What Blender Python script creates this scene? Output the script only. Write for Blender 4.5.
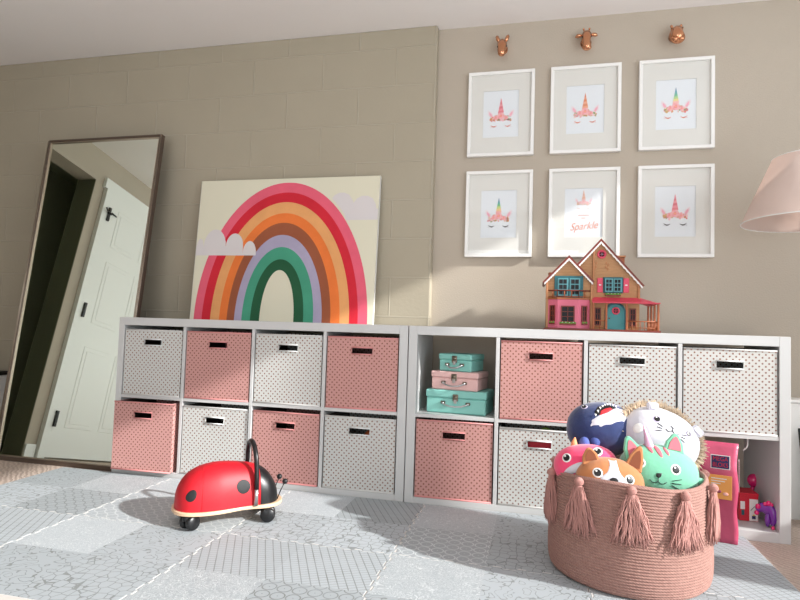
import bpy, math, random
from math import sin, cos, pi, radians, sqrt
from mathutils import Vector, Matrix, noise
random.seed(7)
scn = bpy.context.scene
C = scn.collection
for o in list(bpy.data.objects):
    bpy.data.objects.remove(o)

# ---------------------------------------------------------------- camera
def set_camera():
    f, cx, cy, cz, yaw, pit, rol = 577.3, 2.0055, -2.4476, 0.75038, -0.23322, 0.04957, 0.0312
    F = Vector((sin(yaw) * cos(pit), cos(yaw) * cos(pit), sin(pit)))
    r = Vector((cos(yaw), -sin(yaw), 0)); U = r.cross(F)
    r2 = r * cos(rol) + U * sin(rol); u2 = -r * sin(rol) + U * cos(rol)
    cam = bpy.data.cameras.new('camera'); o = bpy.data.objects.new('camera', cam); C.objects.link(o)
    cam.sensor_width = 36; cam.lens = f * 36 / 800; cam.clip_start = .02; cam.clip_end = 60
    m = Matrix((( r2.x, u2.x, -F.x, cx), (r2.y, u2.y, -F.y, cy), (r2.z, u2.z, -F.z, cz), (0, 0, 0, 1)))
    o.matrix_world = m
    scn.camera = o
set_camera()

# ---------------------------------------------------------------- light and exposure
SUN = Vector((-1, .27, -.5))
w = bpy.data.worlds.new('world'); scn.world = w; w.use_nodes = True
bg = w.node_tree.nodes['Background']; bg.inputs[0].default_value = (.80, .90, 1, 1); bg.inputs[1].default_value = .9
sl = bpy.data.lights.new('sun', 'SUN'); so = bpy.data.objects.new('sun', sl); C.objects.link(so)
sl.energy = 6.8; sl.angle = radians(1.3); sl.color = (1, .99, .965)
so.rotation_euler = SUN.to_track_quat('-Z', 'Y').to_euler()
def area(name, loc, d, sx, sy, e, col):
    l = bpy.data.lights.new(name, 'AREA'); o = bpy.data.objects.new(name, l); C.objects.link(o)
    l.shape = 'RECTANGLE'; l.size = sx; l.size_y = sy; l.energy = e; l.color = col
    o.location = loc; o.rotation_euler = Vector(d).to_track_quat('-Z', 'Z').to_euler()
    return o
XR, YB, XL, H = 3.9, -4.3, -1.32, 2.313
W1 = (-.64, .045, .55, 2.305)      # window openings in the right wall: y0, y1, z0, z1
W2 = (-4.1, -.77, .35, 2.20)
W3 = (.2, 2.6, .75, 2.15)         # unseen rear-wall opening, added for fill: x0, x1, z0, z1
area('daylight_fill', (XR + .22, (W1[0] + W1[1]) / 2, 1.4), (-1, 0, .45), .74, 1.6, 11, (.92, .965, 1))
area('daylight_fill', (XR + .22, (W2[0] + W2[1]) / 2, 1.2), (-1, 0, 1.2), 2.8, 1.8, 66, (.92, .965, 1))  # tilted up like ground bounce, to brighten the ceiling
area('daylight_fill', ((W3[0] + W3[1]) / 2, YB - .22, 1.35), (0, 1, .75), 2.3, 1.4, 42, (.92, .965, 1))  # fill lamp behind the added rear window
scn.view_settings.view_transform = 'Standard'; scn.view_settings.look = 'None'
scn.view_settings.gamma = 1; scn.view_settings.exposure = 0.05
scn.view_settings.use_curve_mapping = False

# ---------------------------------------------------------------- materials
def lin(c):
    return tuple(((x / 255) / 12.92 if x / 255 <= .04045 else ((x / 255 + .055) / 1.055) ** 2.4) for x in c)
class NT:
    def __init__(s, name):
        s.m = bpy.data.materials.new(name); s.m.use_nodes = True; s.t = s.m.node_tree
        s.b = s.t.nodes['Principled BSDF']; s.out = s.t.nodes['Material Output']
    def n(s, typ, **kw):
        nd = s.t.nodes.new(typ)
        for k, v in kw.items():
            if k.startswith('i_'):
                key = k[2:]; key = int(key) if key.isdigit() else key.replace('_', ' ')
                nd.inputs[key].default_value = v
            else: setattr(nd, k, v)
        return nd
    def l(s, a, b): s.t.links.new(a, b)
    def math(s, op, a, b=None, c=None):
        nd = s.t.nodes.new('ShaderNodeMath'); nd.operation = op
        for i, x in enumerate((a, b, c)):
            if x is None: continue
            if isinstance(x, (int, float)): nd.inputs[i].default_value = x
            else: s.l(x, nd.inputs[i])
        return nd.outputs[0]
    def mix(s, f, a, b):
        nd = s.t.nodes.new('ShaderNodeMix'); nd.data_type = 'RGBA'
        for i, x in ((0, f), (6, a), (7, b)):
            if isinstance(x, (int, float)): nd.inputs[i].default_value = x
            elif isinstance(x, tuple): nd.inputs[i].default_value = (*x, 1) if len(x) == 3 else x
            else: s.l(x, nd.inputs[i])
        return nd.outputs[2]
    def obj(s): return s.n('ShaderNodeTexCoord').outputs['Object']
    def bump(s, h, st=.3, d=.01):
        b = s.n('ShaderNodeBump', i_Strength=st, i_Distance=d); s.l(h, b.inputs['Height']); s.l(b.outputs[0], s.b.inputs['Normal'])
def simple(name, rgb, rough=.5, metal=0, bump=0, scale=60, sheen=0, var=.0, coat=0, dist=.004):
    k = NT(name); c = lin(rgb); b = k.b
    b.inputs['Base Color'].default_value = (*c, 1); b.inputs['Roughness'].default_value = rough
    b.inputs['Metallic'].default_value = metal
    if sheen: b.inputs['Sheen Weight'].default_value = sheen; b.inputs['Sheen Roughness'].default_value = .5
    if coat: b.inputs['Coat Weight'].default_value = coat; b.inputs['Coat Roughness'].default_value = .1
    if bump or var:
        nz = k.n('ShaderNodeTexNoise', i_Scale=scale, i_Detail=4.0); k.l(k.obj(), nz.inputs['Vector'])
        if bump: k.bump(nz.outputs[0], bump, dist)
        if var:
            d = tuple(x * (1 - var) for x in c); e = tuple(min(1, x * (1 + var)) for x in c)
            k.l(k.mix(nz.outputs[0], d, e), b.inputs['Base Color'])
    return k.m

def m_blockwall():
    k = NT('painted_block'); tc = k.n('ShaderNodeTexCoord')
    sx = k.n('ShaderNodeSeparateXYZ'); k.l(tc.outputs['Object'], sx.inputs[0])
    cb = k.n('ShaderNodeCombineXYZ'); k.l(k.math('ADD', sx.outputs[0], .145 + 4.05), cb.inputs[0]); k.l(k.math('ADD', sx.outputs[2], -.01 + 4.0), cb.inputs[1])
    br = k.n('ShaderNodeTexBrick', i_Scale=1.0, i_Mortar_Size=.0045, i_Mortar_Smooth=.5, i_Brick_Width=.405, i_Row_Height=.2)
    k.l(cb.outputs[0], br.inputs['Vector'])
    nz = k.n('ShaderNodeTexNoise', i_Scale=55.0, i_Detail=6.0); k.l(tc.outputs['Object'], nz.inputs['Vector'])
    n2 = k.n('ShaderNodeTexNoise', i_Scale=3.0, i_Detail=2.0); k.l(tc.outputs['Object'], n2.inputs['Vector'])
    k.l(k.mix(k.math('MULTIPLY', k.math('MULTIPLY', br.outputs['Fac'], n2.outputs[0]), .5), k.mix(n2.outputs[0], lin((166, 157, 138)), lin((174, 165, 146))), lin((190, 182, 166))), k.b.inputs['Base Color'])
    h = k.math('ADD', k.math('MULTIPLY', br.outputs['Fac'], k.math('MULTIPLY', n2.outputs[0], 1.2)), k.math('MULTIPLY', nz.outputs[0], .22))
    k.bump(h, .6, .008); k.b.inputs['Roughness'].default_value = .75
    return k.m
def m_carpet():
    k = NT('beige_carpet'); o = k.obj()
    nz = k.n('ShaderNodeTexNoise', i_Scale=160.0, i_Detail=3.0); k.l(o, nz.inputs['Vector'])
    wv = k.n('ShaderNodeTexWave', i_Scale=22.0, i_Distortion=6.0, i_Detail=2.0); wv.bands_direction = 'DIAGONAL'; k.l(o, wv.inputs['Vector'])
    f = k.math('ADD', k.math('MULTIPLY', nz.outputs[0], .7), k.math('MULTIPLY', wv.outputs[1], .3))
    k.l(k.mix(f, lin((160, 138, 124)), lin((226, 208, 195))), k.b.inputs['Base Color'])
    k.bump(f, .9, .01); k.b.inputs['Roughness'].default_value = .95
    return k.m
def m_mat():
    """grey printed foam: every 0.3 m patch has one of five line patterns"""
    k = NT('printed_foam'); g = k.n('ShaderNodeNewGeometry'); s = k.n('ShaderNodeSeparateXYZ'); k.l(g.outputs['Position'], s.inputs[0])
    x, y = k.math('ADD', s.outputs[0], .262 + 3.04), k.math('ADD', s.outputs[1], 3.455)
    gx, gy = k.math('DIVIDE', x, .304), k.math('DIVIDE', y, .2875)
    fx, fy = k.math('FLOOR', gx), k.math('FLOOR', gy)
    cb = k.n('ShaderNodeCombineXYZ'); k.l(fx, cb.inputs[0]); k.l(fy, cb.inputs[1])
    wn = k.n('ShaderNodeTexWhiteNoise'); wn.noise_dimensions = '2D'; k.l(cb.outputs[0], wn.inputs['Vector'])
    r = wn.outputs['Value']
    def line(v, per, wd):   # 1 on a line
        t = k.math('PINGPONG', v, per / 2); return k.math('LESS_THAN', t, wd)
    xy = k.n('ShaderNodeCombineXYZ'); k.l(x, xy.inputs[0]); k.l(y, xy.inputs[1])
    p1 = k.math('MAXIMUM', line(k.math('ADD', x, k.math('MULTIPLY', y, .5)), .028, .0020), line(k.math('SUBTRACT', k.math('MULTIPLY', x, .5), y), .018, .0012))
    v = k.n('ShaderNodeTexVoronoi', i_Scale=34.0, i_Randomness=.6); v.feature = 'DISTANCE_TO_EDGE'; k.l(xy.outputs[0], v.inputs['Vector'])
    p2 = k.math('LESS_THAN', v.outputs['Distance'], .042)
    nz = k.n('ShaderNodeTexNoise', i_Scale=19.0, i_Detail=1.5); k.l(xy.outputs[0], nz.inputs['Vector'])
    p3 = k.math('LESS_THAN', k.math('PINGPONG', nz.outputs[0], .075), .011)
    v2 = k.n('ShaderNodeTexVoronoi', i_Scale=22.0, i_Randomness=.0); k.l(xy.outputs[0], v2.inputs['Vector'])
    p4 = k.math('LESS_THAN', k.math('PINGPONG', v2.outputs['Distance'], .22), .045)
    n3 = k.n('ShaderNodeTexNoise', i_Scale=34.0, i_Detail=2.0, i_Distortion=1.5); k.l(xy.outputs[0], n3.inputs['Vector'])
    p5 = k.math('LESS_THAN', k.math('PINGPONG', n3.outputs[0], .06), .018)
    def sel(a, b): return k.math('MULTIPLY', k.math('GREATER_THAN', r, a), k.math('LESS_THAN', r, b))
    tot = None
    for p, (a, b) in zip((p1, p2, p3, p4, p5), ((0, .22), (.22, .44), (.44, .64), (.64, .82), (.82, 1))):
        q = k.math('MULTIPLY', p, sel(a, b)); tot = q if tot is None else k.math('ADD', tot, q)
    tone = k.n('ShaderNodeTexWhiteNoise'); tone.noise_dimensions = '3D'; k.l(cb.outputs[0], tone.inputs['Vector'])
    nb = k.n('ShaderNodeTexNoise', i_Scale=9.0, i_Detail=8.0, i_Roughness=.7); k.l(xy.outputs[0], nb.inputs['Vector'])
    base = k.mix(tone.outputs['Value'], lin((158, 165, 169)), lin((178, 185, 190)))
    lc = k.mix(k.math('GREATER_THAN', r, .70), lin((118, 122, 120)), lin((204, 209, 210)))
    k.l(k.mix(k.math('MULTIPLY', tot, k.math('MULTIPLY', nb.outputs[0], 1.5)), base, lc), k.b.inputs['Base Color'])
    n9 = k.n('ShaderNodeTexNoise', i_Scale=300.0); k.l(xy.outputs[0], n9.inputs['Vector']); k.bump(n9.outputs[0], .25, .002)
    k.b.inputs['Roughness'].default_value = .62
    return k.m
def m_dots(name, rgb):
    """fabric with staggered copper foil dots"""
    k = NT(name); s = k.n('ShaderNodeSeparateXYZ'); k.l(k.obj(), s.inputs[0])
    P = .0225
    def lat(off):
        a = k.math('SUBTRACT', k.math('FRACT', k.math('ADD', k.math('DIVIDE', k.math('ADD', s.outputs[0], s.outputs[1]), P), 40 + off)), .5)
        b = k.math('SUBTRACT', k.math('FRACT', k.math('ADD', k.math('DIVIDE', s.outputs[2], P), 40 + off)), .5)
        return k.math('LESS_THAN', k.math('ADD', k.math('MULTIPLY', a, a), k.math('MULTIPLY', b, b)), .0205)
    d = k.math('MAXIMUM', lat(0), lat(.5))
    k.l(k.mix(d, lin(rgb), lin((128, 80, 62))), k.b.inputs['Base Color'])
    k.l(k.math('MULTIPLY', d, .75), k.b.inputs['Metallic']); k.l(k.math('SUBTRACT', .85, k.math('MULTIPLY', d, .5)), k.b.inputs['Roughness'])
    nz = k.n('ShaderNodeTexNoise', i_Scale=500.0); k.l(k.obj(), nz.inputs['Vector']); 
    n2 = k.n('ShaderNodeTexNoise', i_Scale=7.0); k.l(k.obj(), n2.inputs['Vector'])
    k.bump(k.math('ADD', k.math('MULTIPLY', nz.outputs[0], .04), n2.outputs[0]), .35, .012)
    return k.m
def m_pane(name='clear_pane'):
    k = NT(name); t = k.n('ShaderNodeBsdfTransparent'); g = k.n('ShaderNodeBsdfGlossy', i_Roughness=.02); mx = k.n('ShaderNodeMixShader', i_0=.02); k.l(t.outputs[0], mx.inputs[1]); k.l(g.outputs[0], mx.inputs[2]); k.l(mx.outputs[0], k.out.inputs[0])
    return k.m
def m_shade():
    k = NT('blush_shade'); d = k.n('ShaderNodeBsdfDiffuse', i_Color=(*lin((232, 216, 208)), 1)); t = k.n('ShaderNodeBsdfTranslucent', i_Color=(*lin((240, 222, 212)), 1))
    mx = k.n('ShaderNodeMixShader', i_0=.35); k.l(d.outputs[0], mx.inputs[1]); k.l(t.outputs[0], mx.inputs[2]); k.l(mx.outputs[0], k.out.inputs[0])
    return k.m
def m_rope():
    k = NT('blush_rope'); c = k.obj(); nz = k.n('ShaderNodeTexNoise', i_Scale=90.0, i_Detail=3.0); k.l(c, nz.inputs['Vector'])
    s = k.n('ShaderNodeSeparateXYZ'); k.l(c, s.inputs[0])
    an = k.math('ARCTAN2', s.outputs[1], s.outputs[0])
    tw = k.math('SINE', k.math('ADD', k.math('MULTIPLY', an, 170), k.math('MULTIPLY', s.outputs[2], 900)))
    f = k.math('ADD', k.math('MULTIPLY', nz.outputs[0], .8), k.math('MULTIPLY', tw, .12))
    k.l(k.mix(f, lin((138, 100, 92)), lin((182, 144, 132))), k.b.inputs['Base Color']); k.bump(f, .5, .003); k.b.inputs['Roughness'].default_value = .95
    return k.m
def m_siding(name, rgb, pitch=.0125):
    k = NT(name); s = k.n('ShaderNodeSeparateXYZ'); k.l(k.obj(), s.inputs[0])
    f = k.math('FRACT', k.math('DIVIDE', s.outputs[2], pitch)); k.bump(f, 1.0, .004)
    k.b.inputs['Base Color'].default_value = (*lin(rgb), 1); k.b.inputs['Roughness'].default_value = .5
    return k.m
def m_wood(name, a, b, sc=30):
    k = NT(name); mp = k.n('ShaderNodeMapping'); mp.inputs['Scale'].default_value = (1, 6, 6); k.l(k.obj(), mp.inputs[0])
    nz = k.n('ShaderNodeTexNoise', i_Scale=float(sc), i_Detail=5.0); k.l(mp.outputs[0], nz.inputs['Vector'])
    k.l(k.mix(nz.outputs[0], lin(a), lin(b)), k.b.inputs['Base Color']); k.b.inputs['Roughness'].default_value = .4
    return k.m
M = dict(
    block=m_blockwall(), drywall=simple('greige_wall', (182, 171, 156), .75, bump=.35, scale=140, dist=.003),
    ceil=simple('ceiling_white', (242, 238, 236), .9), carpet=m_carpet(), mat=m_mat(),
    foam=simple('white_foam', (218, 216, 213), .7), dark=simple('dark_hall', (158, 160, 138), .8), jamb_shade=simple('jamb_painted_shade', (96, 98, 78), .8), trim=simple('white_trim', (238, 240, 238), .4),  # jamb colour darkened to hold the doorway's shade
    shelf=simple('white_laminate', (202, 202, 201), .38), shelfback=simple('shelf_edge', (225, 224, 220), .5),
    wdot=m_dots('white_dotted_fabric', (202, 201, 197)), pdot=m_dots('pink_dotted_fabric', (198, 147, 141)),
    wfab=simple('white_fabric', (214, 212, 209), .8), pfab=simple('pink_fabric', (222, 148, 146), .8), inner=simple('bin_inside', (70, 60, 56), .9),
    pane=m_pane(), shade=m_shade(), rope=m_rope(), tassel=simple('blush_yarn', (178, 130, 122), .95, var=.15, scale=80),
    champ=simple('champagne_metal', (176, 162, 146), .32, .85), bronze=simple('dark_bronze', (104, 90, 80), .4, .6),
    white=simple('white_paint', (238, 237, 234), .45), matb=simple('mat_board', (222, 221, 215), .9), paper=simple('print_paper', (228, 233, 237), .9),
    gold=simple('copper_gold', (212, 152, 116), .2, 1.0), black=simple('black_plastic', (18, 18, 20), .35), blackr=simple('black_rubber', (26, 26, 28), .6),
    steel=simple('brushed_steel', (190, 190, 192), .3, 1.0),
    red=simple('red_vinyl', (192, 14, 32), .5, bump=.1, scale=30), birch=m_wood('birch_ply', (216, 178, 142), (234, 204, 172)),
    mint=simple('mint_card', (132, 196, 186), .45), blush=simple('blush_card', (224, 182, 178), .45), latch=simple('antique_latch', (120, 112, 100), .35, .9),
    mintd=simple('mint_stripe', (96, 182, 168), .45), clear=simple('grey_plastic', (150, 160, 158), .2, .5),
    tan=m_siding('tan_siding', (186, 140, 98)), tanp=simple('tan_plastic', (182, 124, 82), .5), brown=simple('red_brown_trim', (118, 44, 30), .45),
    rail=simple('orange_brown', (158, 86, 48), .5), teal=simple('teal_plastic', (20, 92, 100), .45), tealL=simple('light_teal', (86, 148, 156), .45),
    hpink=simple('house_pink', (212, 106, 130), .5, bump=.4, scale=260), porch=simple('coral_pink_roof', (206, 62, 84), .45), shutter=simple('shutter_pink', (214, 70, 98), .45),
    glassd=simple('dark_opening', (14, 18, 24), .7), grass=simple('flower_green', (96, 150, 60), .7), icing=simple('white_fascia', (236, 232, 228), .5),
    bagp=simple('pink_bag', (196, 78, 110), .35, bump=.5, scale=14, dist=.01), orange=simple('orange_label', (240, 164, 84), .5), navy=simple('navy_label', (36, 40, 92), .5),
    redp=simple('red_print', (206, 30, 52), .5), yellow=simple('yellow_print', (232, 206, 90), .5),
    purple=simple('purple_plastic', (112, 40, 150), .22, coat=.5), magenta=simple('magenta_plastic', (222, 30, 110), .25, coat=.5),
    green=simple('olive_green', (110, 140, 50), .5), blackg=simple('black_green_board', (14, 24, 20), .6),
    pl_navy=simple('navy_plush', (36, 52, 100), .9, bump=.5, scale=45, sheen=.4, var=.2), pl_white=simple('white_plush', (208, 207, 216), .9, bump=.4, scale=45, sheen=.5),
    pl_lilac=simple('lilac_plush', (206, 196, 224), .9, bump=.4, scale=45, sheen=.5),
    pl_pink=simple('hot_pink_plush', (244, 70, 118), .9, bump=.4, scale=45, sheen=.4, var=.1), pl_brown=simple('brown_plush', (186, 120, 74), .9, bump=.4, scale=45, sheen=.3, var=.15),
    pl_dbrown=simple('dark_brown_plush', (126, 66, 36), .9, sheen=.3), pl_mint=simple('mint_plush', (116, 188, 155), .9, bump=.4, scale=45, sheen=.5, var=.06),
    pl_rose=simple('rose_felt', (208, 112, 124), .9), pl_mane=simple('tan_fur', (250, 216, 184), .9, sheen=.4, var=.2, scale=60), pl_horn=simple('iridescent_horn', (226, 176, 206), .3, .3),
    pl_orange=simple('orange_horn', (244, 156, 110), .6), mred=simple('mouth_red', (214, 40, 50), .6), tongue=simple('tongue_pink', (240, 120, 130), .6),
)
def flat(rgb, r=.85):
    key = 'paint_%d_%d_%d' % tuple(rgb)
    if key not in M: M[key] = simple(key, rgb, r)
    return key

# ---------------------------------------------------------------- mesh builder
class MB:
    def __init__(s): s.v = []; s.f = []; s.mi = []; s.sm = []; s.mats = []
    def mat(s, m):
        if m not in s.mats: s.mats.append(m)
        return s.mats.index(m)
    def add(s, vs, fs, m, smooth=False, xf=None):
        b = len(s.v); i = s.mat(m)
        s.v += [tuple(xf @ Vector(p)) if xf else tuple(p) for p in vs]
        for f in fs: s.f.append(tuple(b + q for q in f)); s.mi.append(i); s.sm.append(smooth)
        return s
    def box(s, x0, x1, y0, y1, z0, z1, m, xf=None):
        v = [(x, y, z) for x in (x0, x1) for y in (y0, y1) for z in (z0, z1)]
        return s.add(v, [(0, 1, 3, 2), (4, 6, 7, 5), (0, 4, 5, 1), (2, 3, 7, 6), (0, 2, 6, 4), (1, 5, 7, 3)], m, False, xf)
    def rbox(s, x0, x1, y0, y1, z0, z1, m, r=.003, xf=None):
        """box with chamfered edges"""
        vs = []; idx = {}
        X, Y, Z = (x0, x1), (y0, y1), (z0, z1); sg = (1, -1)
        for i in (0, 1):
            for j in (0, 1):
                for k in (0, 1):
                    c = (X[i], Y[j], Z[k]); d = (sg[i] * r, sg[j] * r, sg[k] * r)
                    idx[i, j, k, 0] = len(vs); vs.append((c[0], c[1] + d[1], c[2] + d[2]))
                    idx[i, j, k, 1] = len(vs); vs.append((c[0] + d[0], c[1], c[2] + d[2]))
                    idx[i, j, k, 2] = len(vs); vs.append((c[0] + d[0], c[1] + d[1], c[2]))
        fs = []
        for i in (0, 1):
            fs.append([idx[i, 0, 0, 0], idx[i, 0, 1, 0], idx[i, 1, 1, 0], idx[i, 1, 0, 0]][::1 if i == 0 else -1])
            fs.append([idx[0, i, 0, 1], idx[1, i, 0, 1], idx[1, i, 1, 1], idx[0, i, 1, 1]][::1 if i == 0 else -1])
            fs.append([idx[0, 0, i, 2], idx[0, 1, i, 2], idx[1, 1, i, 2], idx[1, 0, i, 2]][::1 if i == 0 else -1])
        for a in (0, 1):
            for b in (0, 1):
                e = 1 if (a + b) % 2 else -1
                fs.append([idx[a, b, 0, 0], idx[a, b, 1, 0], idx[a, b, 1, 1], idx[a, b, 0, 1]][::-e])
                fs.append([idx[a, 0, b, 0], idx[a, 1, b, 0], idx[a, 1, b, 2], idx[a, 0, b, 2]][::e])
                fs.append([idx[0, a, b, 1], idx[1, a, b, 1], idx[1, a, b, 2], idx[0, a, b, 2]][::-e])
                for c in (0, 1):
                    e2 = 1 if (a + b + c) % 2 else -1
                    fs.append([idx[a, b, c, 0], idx[a, b, c, 1], idx[a, b, c, 2]][::e2])
        return s.add(vs, fs, m, False, xf)
    def lathe(s, prof, m, n=32, xf=None, smooth=True, cap=False):
        vs = []; fs = []
        for (r, z) in prof:
            for j in range(n): a = 2 * pi * j / n; vs.append((r * cos(a), r * sin(a), z))
        for i in range(len(prof) - 1):
            for j in range(n):
                a = i * n + j; b = i * n + (j + 1) % n; fs.append((a, b, b + n, a + n))
        if cap: fs.append(tuple(range(n))[::-1]); fs.append(tuple(range((len(prof) - 1) * n, len(prof) * n)))
        return s.add(vs, fs, m, smooth, xf)
    def ell(s, c, r, m, nu=20, nv=12, rot=None, smooth=True, e=1.0):
        R = rot or Matrix.Identity(3); vs = []; fs = []
        def pw(x): return math.copysign(abs(x) ** e, x)
        for i in range(nv + 1):
            t = pi * i / nv - pi / 2
            for j in range(nu):
                a = 2 * pi * j / nu
                p = R @ Vector((r[0] * pw(cos(t)) * pw(cos(a)), r[1] * pw(cos(t)) * pw(sin(a)), r[2] * pw(sin(t))))
                vs.append((c[0] + p.x, c[1] + p.y, c[2] + p.z))
        for i in range(nv):
            for j in range(nu):
                a = i * nu + j; b = i * nu + (j + 1) % nu; fs.append((a, b, b + nu, a + nu))
        return s.add(vs, fs, m, smooth)
    def tube(s, pts, r, m, n=8, xf=None, closed=False):
        P = [Vector(p) for p in pts]; vs = []; fs = []; N = len(P)
        rs = r if isinstance(r, (list, tuple)) else [r] * N
        up = Vector((0, 0, 1))
        for i, p in enumerate(P):
            if closed: t = P[(i + 1) % N] - P[i - 1]
            else: t = P[min(i + 1, N - 1)] - P[max(i - 1, 0)]
            t.normalize()
            u = up - t * up.dot(t)
            if u.length < .05: u = Vector((1, 0, 0)) - t * t.x
            u.normalize(); up = u; w_ = t.cross(u)
            for j in range(n):
                a = 2 * pi * j / n; vs.append(p + (u * cos(a) + w_ * sin(a)) * rs[i])
        for i in range(N if closed else N - 1):
            for j in range(n):
                a = i * n + j; b = i * n + (j + 1) % n; c = ((i + 1) % N) * n
                fs.append((a, b, c + (j + 1) % n, c + j))
        if not closed: fs.append(tuple(range(n))[::-1]); fs.append(tuple(range((N - 1) * n, N * n)))
        return s.add(vs, fs, m, True, xf)
    def prism(s, poly, y0, y1, m, xf=None, axis='y', smooth=False):
        """polygon in x,z extruded along y (or in x,y along z, or y,z along x)"""
        n = len(poly)
        if axis == 'y': vs = [(a, y0, b) for a, b in poly] + [(a, y1, b) for a, b in poly]
        elif axis == 'z': vs = [(a, b, y0) for a, b in poly] + [(a, b, y1) for a, b in poly]
        else: vs = [(y0, a, b) for a, b in poly] + [(y1, a, b) for a, b in poly]
        fs = [tuple(range(n)), tuple(range(n, 2 * n))[::-1]] + [(i, i + n, (i + 1) % n + n, (i + 1) % n) for i in range(n)]
        return s.add(vs, fs, m, smooth, xf)
    def strip(s, A, B_, m):
        n = len(A); s.add(list(A) + list(B_), [(i, i + 1, n + i + 1, n + i) for i in range(n - 1)], m)
        return s
    def build(s, name, parent=None, bevel=0, seg=2, subsurf=0):
        me = bpy.data.meshes.new(name); me.from_pydata([tuple(v) for v in s.v], [], s.f)
        for k in s.mats: me.materials.append(M[k])
        me.polygons.foreach_set('material_index', s.mi); me.polygons.foreach_set('use_smooth', s.sm); me.update()
        import bmesh
        bm = bmesh.new(); bm.from_mesh(me); bmesh.ops.recalc_face_normals(bm, faces=bm.faces); bm.to_mesh(me); bm.free()
        o = bpy.data.objects.new(name, me); C.objects.link(o)
        if parent: o.parent = parent
        if bevel:
            b = o.modifiers.new('bevel', 'BEVEL'); b.width = bevel; b.segments = seg; b.limit_method = 'ANGLE'; b.angle_limit = radians(40)
        if subsurf: u = o.modifiers.new('sub', 'SUBSURF'); u.levels = u.render_levels = subsurf
        return o
def tag(o, label=None, cat=None, group=None, kind=None):
    if label: o['label'] = label
    if cat: o['category'] = cat
    if group: o['group'] = group
    if kind: o['kind'] = kind
    return o
def empty(name, loc, rz=0, rot=None):
    o = bpy.data.objects.new(name, None); C.objects.link(o); o.location = loc
    o.rotation_euler = rot if rot else (0, 0, rz); o.empty_display_size = .05
    return o
def copy_tree(o, parent=None):
    c = o.copy(); C.objects.link(c); c.parent = parent
    for ch in [x for x in bpy.data.objects if x.parent == o]: copy_tree(ch, c)
    return c
def text_into(mb, txt, size, x, z, y, m, depth=.0006, shear=0, bold=0, rot=0, width=None):
    """font outline laid flat on a plane facing -Y, centred on x, z"""
    cu = bpy.data.curves.new('t', 'FONT'); cu.body = txt; cu.size = size; cu.align_x = 'CENTER'; cu.align_y = 'CENTER'; cu.shear = shear; cu.offset = bold; cu.extrude = 0
    o = bpy.data.objects.new('t', cu); C.objects.link(o)
    dg = bpy.context.evaluated_depsgraph_get(); me = bpy.data.meshes.new_from_object(o.evaluated_get(dg))
    sc = 1
    if width:
        xs = [v.co.x for v in me.vertices]; sc = width / (max(xs) - min(xs))
    vs = []
    for v in me.vertices:
        a, b = v.co.x * sc, v.co.y; vs.append((x + a * cos(rot) - b * sin(rot), y, z + a * sin(rot) + b * cos(rot)))
    mb.add(vs, [tuple(p.vertices) for p in me.polygons], m)
    bpy.data.objects.remove(o); bpy.data.curves.remove(cu); bpy.data.meshes.remove(me)
def Rz(a): return Matrix.Rotation(a, 4, 'Z')
def T(x, y, z): return Matrix.Translation((x, y, z))

# ---------------------------------------------------------------- the room
def struct(mb, name, parent=None, **k):
    o = mb.build(name, parent, **k)
    if parent is None: o['kind'] = 'structure'
    return o
XC, YL, YR = 1.483, .40, .45
XO = XR + .18
struct(MB().box(XL - 1.5, XO, YB - .15, YR + .2, -.08, 0, 'carpet'), 'floor')
struct(MB().box(XL - 1.5, XO, YB - .15, YR + .2, H, H + .1, 'ceil'), 'ceiling')
struct(MB().box(XL - 1.5, XC, YL, YR + .2, 0, H, 'block'), 'wall_back', bevel=.006)
struct(MB().box(XC, XO, YR, YR + .2, 0, H, 'drywall'), 'wall_alcove')
def wall_with_holes(name, axis, p0, p1, a0, a1, holes, m):
    mb = MB()
    def bx(a, b, z0, z1):
        if b - a < 1e-4 or z1 - z0 < 1e-4: return
        if axis == 'x': mb.box(p0, p1, a, b, z0, z1, m)
        else: mb.box(a, b, p0, p1, z0, z1, m)
    c = a0
    for (h0, h1, z0, z1) in sorted(holes):
        bx(c, h0, 0, H); bx(h0, h1, 0, z0); bx(h0, h1, z1, H); c = h1
    bx(c, a1, 0, H)
    return struct(mb, name)
wall_with_holes('wall_right', 'x', XR, XR + .10, YB, YR, [W1, W2], 'drywall')
wall_with_holes('wall_rear', 'y', YB - .15, YB, XL, XO, [W3], 'drywall')
OP = (-.665, .14, 0, 2.073)
wall_with_holes('wall_left', 'x', XL - .16, XL, YB, YL, [OP], 'drywall')
hall = MB()
hall.box(-2.02, -2.00, -1.4, YL, 0, H, 'dark'); hall.box(-2.00, XL - .16, -1.42, -1.40, 0, H, 'dark'); hall.box(-2.0, XL - .16, YL - .02, YL - .005, 0, H, 'dark')
hall.box(-2.0, XL - .165, -1.4, YL - .02, H - .02, H - .005, 'dark'); hall.box(-2.0, XL - .165, -1.4, YL - .02, .002, .012, 'dark')
hall.box(XL - .168, XL - .162, -1.4, OP[0], 0, H, 'dark')
struct(hall, 'wall_hallway')
struct(MB().box(XL - .158, XL - .002, OP[0] + .0005, OP[0] + .006, .002, OP[3] - .001, 'jamb_shade'), 'jamb_shade_sheet')  # thin dark sheet on the jamb, shade of the opening put into its colour
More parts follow.
